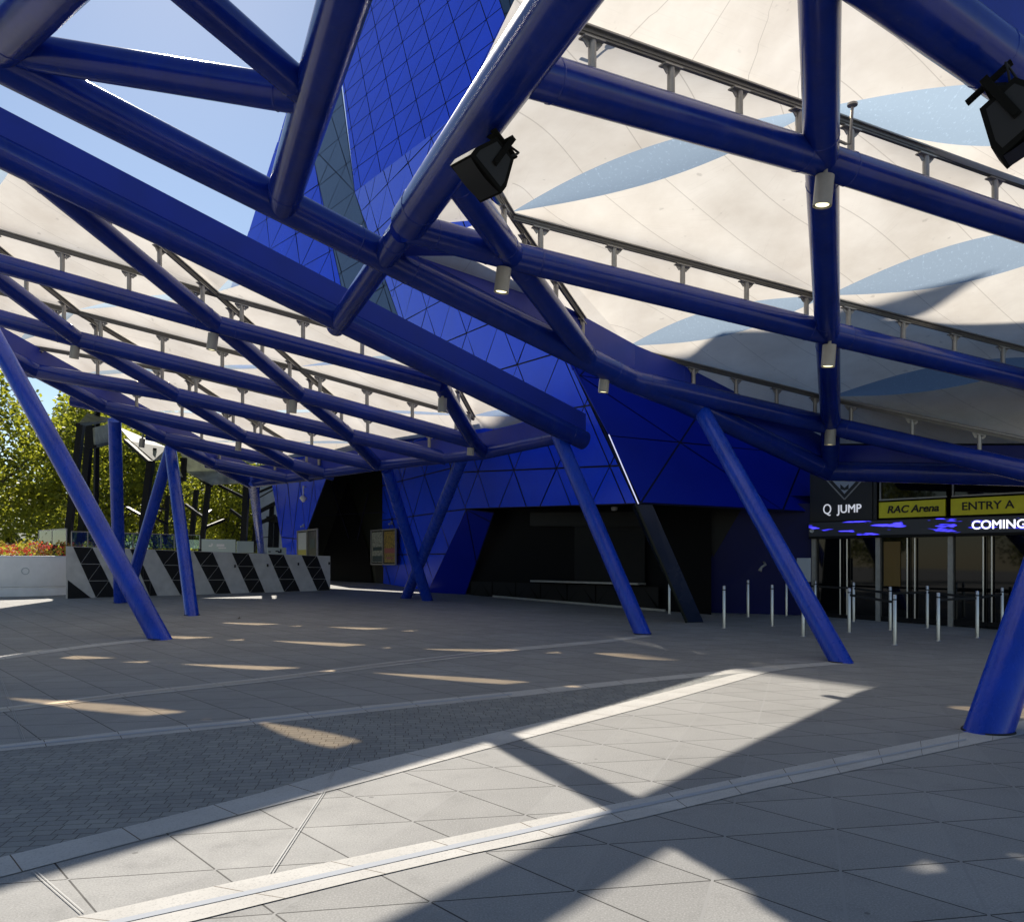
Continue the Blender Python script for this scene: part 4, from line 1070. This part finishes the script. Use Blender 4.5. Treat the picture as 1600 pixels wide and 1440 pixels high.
def frosted(px0, px1, py0, py1, D, label, marks):
    a, b = P(px0, py1, D), P(px1, py1, D + .6); zt = P(px0, py0, D).z
    t = thing('frosted_screen', label, 'screen', tuple(a), 'frosted panels behind the striped wall')
    d = (b - a).xy.to_3d(); mb = MB(); mb.box(V((a.x + b.x) / 2, (a.y + b.y) / 2, (a.z + zt) / 2), d.length, .03, zt - a.z, d); mb.build('panel', M['frost'], t)
    mb = MB(); n_ = V(d.y, -d.x, 0).normalized()
    for fx, fz, w_, h_ in marks:
        p = a.lerp(b, fx) + n_ * .02; mb.box(V(p.x, p.y, a.z + (zt - a.z) * fz), w_, .012, h_, d)
    mb.build('panel_mark', M['frame_black'] if px0 > 400 else M['white'], t)
frosted(315, 368, 842, 863, 33.5, 'pale green frosted panel with white smudged print', ((.25, .5, .12, .06), (.55, .55, .3, .1), (.6, .35, .3, .05), (.3, .6, .05, .1)))
frosted(370, 396, 845, 863, 34.2, 'plain pale frosted panel beside the short blue column', ((.9, .1, .02, .02),))
frosted(418, 447, 855, 868, 34.5, 'pale frosted panel with a dark knot-shaped mark', ((.5, .55, .14, .05), (.62, .45, .12, .06), (.7, .6, .06, .14), (.1, .5, .1, .04)))

# ------------------------------------------------------------------ black steel pergola frames with white roofs beyond
def pergola(label, posts, beams, roofs, group='black framed pale roofs beyond the striped wall'):
    t = thing('steel_pergola', label, 'pergola', tuple(posts[0][1]), group)
    for p, q, w in posts: mb = MB(); mb.beam(p, q, w, w); mb.build('frame_post', M['frame_black'], t)
    for p, q, w in beams: mb = MB(); mb.beam(p, q, w, w * .8); mb.build('frame_beam', M['frame_black'], t)
    for poly in roofs:
        mb = MB(); n = (poly[1] - poly[0]).cross(poly[2] - poly[0]).normalized() * .03
        mb.face([p + n for p in poly]); mb.face([p - n for p in poly][::-1])
        for i in range(len(poly)): a_, b_ = poly[i], poly[(i + 1) % len(poly)]; mb.face([a_ - n, b_ - n, b_ + n, a_ + n])
        mb.build('roof_sheet', M['roofsheet'], t)
M['roofsheet'] = leafmat('pale_roof_sheet', (.52, .53, .46), (.40, .42, .33))
pergola('black framed pergola with a white folded roof, leftmost and nearest',
        [(P(127, 664, 31), P(104, 856, 31), .22), (P(141, 664, 33), P(126, 850, 33), .24), (P(147, 672, 32.6), P(145, 700, 32.6), .2)],
        [(P(122, 664, 31), P(168, 656, 34), .16), (P(148, 697, 32), P(180, 690, 35), .14)],
        [[P(122, 662, 31), P(136, 646, 33), P(176, 655, 35), P(168, 657, 33.5)], [P(146, 668, 32), P(180, 660, 35.2), P(182, 690, 35.2), P(148, 697, 32)]])
pergola('black framed pergola with a pale roof behind the inverted V columns',
        [(P(235, 722, 35), P(219, 858, 35), .24), (P(262, 775, 37), P(258, 850, 37), .14), (P(242, 700, 36), P(238, 740, 36), .12)],
        [(P(196, 688, 36), P(234, 722, 35), .17), (P(209, 696, 36.5), P(240, 722, 35.2), .15), (P(199, 793, 36), P(224, 807, 35), .12), (P(238, 790, 35.5), P(262, 797, 37), .1), (P(240, 807, 35.5), P(262, 820, 36.5), .1)],
        [[P(186, 668, 37), P(262, 700, 36.5), P(240, 720, 35.2), P(205, 690, 36)], [P(240, 720, 35.2), P(262, 700, 36.5), P(285, 745, 37), P(262, 716, 36)]])
pergola('black framed pergola with a pale roof nearest the arena wall',
        [(P(326, 758, 38), P(314, 862, 38), .2), (P(307, 765, 39.5), P(298, 855, 39.5), .2), (P(386, 752, 39), P(380, 860, 39), .26), (P(403, 757, 40), P(396, 862, 40), .16), (P(288, 715, 38), P(286, 752, 38), .2)],
        [(P(302, 738, 39), P(326, 758, 38), .16), (P(315, 741, 39), P(330, 760, 38), .15), (P(342, 758, 39), P(386, 780, 39), .16), (P(360, 796, 39), P(386, 815, 39), .15), (P(290, 788, 38.5), P(318, 808, 38), .13), (P(318, 825, 38), P(350, 812, 39), .14), (P(316, 808, 38), P(330, 797, 39), .1), (P(284, 716, 38), P(290, 738, 38), .14)],
        [[P(280, 700, 38), P(292, 737, 38.5), P(345, 736, 39), P(300, 700, 38.5)], [P(292, 737, 38.5), P(330, 757, 38), P(392, 753, 40), P(345, 736, 39)]])
shade_roof = [V(-18.4, 19, 8.8), V(-13.2, 17.2, 8.8), V(-12.7, 23.7, 8.8), V(-10.6, 30.6, 8.8), V(-8.4, 34.3, 8.8), V(-9.4, 36.4, 8.8), V(-14, 36.8, 8.8), V(-18.4, 36.8, 8.8)]  # roof hidden above the canopy edge, added to block sun from the paving
pergola('unseen flat pale roof added to shade the plaza, high beyond the left canopy edge', [(P(141, 664, 33) + V(.02, .3, -6.5), P(141, 664, 33) + V(.1, .4, 2.0), .16)], [], [shade_roof])
# annex with pale glazing between pergola and arena
ax = thing('glazed_annex', 'pale grey annex with black bracing at the left end of the arena', 'building', tuple(P(425, 880, 46)))
mb = MB(); mb.face([P(402, 740, 46), P(470, 730, 44), P(470, 900, 44), P(402, 900, 46)]); mb.build('wall', worn('pale_annex_wall', (.40, .43, .48), .3, 1, .1), ax)
for a, b, w in (((402, 770), (430, 758), .1), ((404, 800), (430, 786), .16), ((404, 818), (430, 806), .16), ((404, 840), (430, 838), .04), ((404, 778), (432, 762), .05), ((425, 790), (422, 860), .22), ((433, 815), (431, 860), .26), ((420, 811), (434, 811), .3)):
    mb = MB(); mb.beam(P(*a, 42.5), P(*b, 42), w, w); mb.build('brace', M['frame_black'], ax)

# ------------------------------------------------------------------ trees, car, far things
def make_tree(seed, h, rx, rz, nclust, nleaf, size, mats, trunk_r=.16):
    random.seed(seed)
    tm = MB(); tm.tube([(0, 0, -.2), (.05, 0, h * .18), (.0, .05, h * .4), (.1, .0, h * .75)], [trunk_r, trunk_r * .8, trunk_r * .6, .03], 10)
    cents = []
    for i in range(9):
        an = i * 2.4 + random.random(); z0 = h * random.uniform(.2, .45); rr = rx * random.uniform(.5, .9)
        tip = V(math.cos(an) * rr, math.sin(an) * rr, z0 + h * random.uniform(.15, .4)); tm.tube([(0, 0, z0), tip * .5 + V(0, 0, z0 * .45), tip], [trunk_r * .45, trunk_r * .28, .02], 7)
    for i in range(nclust):
        while True:
            p = V(random.uniform(-1, 1), random.uniform(-1, 1), random.uniform(-1, 1))
            if .30 < p.length < 1: break
        w = 1 - .35 * max(0, p.z)
        cents.append(V(p.x * rx * w, p.y * rx * w, h * .60 + p.z * rz))
    cm = MB(); leaf_cloud(cm, cents, rx * .27, nleaf, size, 3, .85)
    return tm, cm, mats
def tree(proto, x, y, label, sc=1., rot=0., name='plane_tree', group='trees behind the railing'):
    tm, cm, mats = proto
    o = thing(name, label, 'tree', (x, y, ramp(y)), group); o.scale = (sc,) * 3; o.rotation_euler = (0, 0, rot)
    if not isinstance(tm, bpy.types.Mesh):
        a = tm.build('trunk', M['bark']); b = cm.build('crown', mats); proto[0], proto[1] = a.data, b.data
    else:
        a = bpy.data.objects.new('trunk', tm); COL.objects.link(a); b = bpy.data.objects.new('crown', cm); COL.objects.link(b)
    a.parent = o; b.parent = o; return o
LA = [M['leaf_a'], M['leaf_b'], M['leaf_c']]; LBm = [M['leaf_b'], M['leaf_a'], M['leaf_c']]; LD = [M['leaf_c'], M['leaf_b'], M['leaf_c']]
pa = list(make_tree(1, 9.5, 4.3, 4.6, 165, 74, .20, LA)); pb = list(make_tree(2, 9.0, 3.6, 4.3, 145, 74, .19, LBm)); pd = list(make_tree(5, 14, 5.5, 6.5, 140, 60, .34, LD, .3))
tree(pa, -25.5, 38.5, 'big yellow-green tree at the left edge behind the planter', 1.0, .3)
tree(pb, -22.3, 44, 'olive green tree partly hidden by the nearest leaning column', .98, 1.9)
tree(pa, -20.8, 48.5, 'yellow-green tree framed by the leftmost black pergola', .92, 2.6)
tree(pb, -18.2, 53, 'yellow-green tree seen between the two pergolas', .85, .9)
tree(pa, -19.2, 58, 'small bright tree between inverted V columns and pergola', .66, 4.4)
tree(pb, -17.3, 56, 'bright yellow-green tree below the roof nearest the arena', .62, 3.2)
tree(pd, -36, 72, 'tall dark green tree on the rise, leftmost', 1.0, .5, 'dark_tree', 'dark trees on the rise')
tree(pd, -42, 88, 'tall dark green tree on the rise just right of the near column', 1.35, 2.2, 'dark_tree', 'dark trees on the rise')
tree(pd, -30, 82, 'dark green tree behind the leftmost pergola', .9, 3.8, 'dark_tree', 'dark trees on the rise')
tree(pd, -27, 86, 'dark green tree behind the middle pergola', .85, 1.1, 'dark_tree', 'dark trees on the rise')
tree(pd, -26.5, 78, 'dark grey-green tree behind the pergola nearest the arena', .62, 5.1, 'dark_tree', 'dark trees on the rise')
tree(pa, -33, 17, 'yellow-green tree beyond the left edge of the view, nearer one', 1.0, 2.0)
tree(pb, -36, 6, 'olive green tree beyond the left edge of the view, level with the viewer', 1.05, .4)
tree(pa, -31, -4, 'yellow-green tree behind and left of the viewer', .95, 3.4)
random.seed(23); wm = MB(); cs = [V(random.uniform(-62, -8), random.uniform(62, 68), random.uniform(.8, 8.5)) for _ in range(380)]; leaf_cloud(wm, cs, 1.8, 50, .36, 3)
tag(structure(wm.build('far_wood', LD, root=(-30, 64, 0)), 'stuff'), 'dark green belt of far trees behind the single ones', 'wood')
random.seed(11)
hm = MB(); hm.grid([[(x, y, z) for x in range(-160, 20, 20)] for y, z in ((95, .5), (120, 4), (170, 9), (260, 12))]); structure(hm.build('hillside', M['hillgreen']))
# low hedge wall behind, car
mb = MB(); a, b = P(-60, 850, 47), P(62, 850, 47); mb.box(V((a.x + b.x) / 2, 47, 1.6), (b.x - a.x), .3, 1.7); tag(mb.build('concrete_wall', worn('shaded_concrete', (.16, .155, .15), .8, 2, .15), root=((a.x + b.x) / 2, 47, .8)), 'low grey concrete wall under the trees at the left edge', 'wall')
hb = MB(); cs = [P(random.uniform(-20, 26), random.uniform(834, 858), 40 + random.random()) for _ in range(40)]; leaf_cloud(hb, cs, .3, 40, .1, 3); tag(hb.build('leafy_shrub', LD, root=P(10, 870, 40)), 'low green shrub behind the flower planter at the left edge', 'shrub')
cpos = P(98, 872, 43); cpos.z = ramp(43)
car = thing('parked_car', 'silver car parked under the trees beyond the planter', 'car', tuple(cpos))
prof = [(-2.1, .45), (-2.05, .85), (-1.25, .98), (-.55, 1.42), (.85, 1.44), (1.6, 1.02), (2.1, .9), (2.15, .45)]
mb = MB(); 
for s_ in (-1, 1): mb.face([cpos + V(x, s_ * .85, z) for x, z in prof][::s_])
for (x0, z0), (x1, z1) in zip(prof, prof[1:] + prof[:1]): mb.face([cpos + V(x0, -.85, z0), cpos + V(x1, -.85, z1), cpos + V(x1, .85, z1), cpos + V(x0, .85, z0)])
bevel(mb.build('body', M['carpaint'], car), .06, 3)
mb = MB(); mb.face([cpos + V(x, -.87, z) for x, z in ((-1.1, 1.0), (-.5, 1.36), (.8, 1.37), (1.35, 1.02))]); mb.face([cpos + V(-1.2, y * .78, 1.01) if z else cpos + V(-.62, y * .7, 1.39) for y, z in ((-1, 1), (1, 1), (1, 0), (-1, 0))]); mb.build('window', M['carglass'], car)
for x in (-1.3, 1.35):
    for s_ in (-1, 1): mb = MB(); mb.tube([cpos + V(x, s_ * .7, .33), cpos + V(x, s_ * .88, .33)], .33, 18); mb.build('wheel', M['rubber'], car)
# dropped leaf
g = G(373, 967); mb = MB(); mb.face([g + V(-.07, 0, .012), g + V(0, -.05, .02), g + V(.08, .0, .05), g + V(.01, .05, .015)]); mb.face([g + V(-.03, 0, .02), g + V(.02, -.02, .02), g + V(.03, 0, .07)]); tag(mb.build('fallen_leaf', M['bark'], root=g), 'dark fallen leaf on the paving between the light slits', 'leaf')
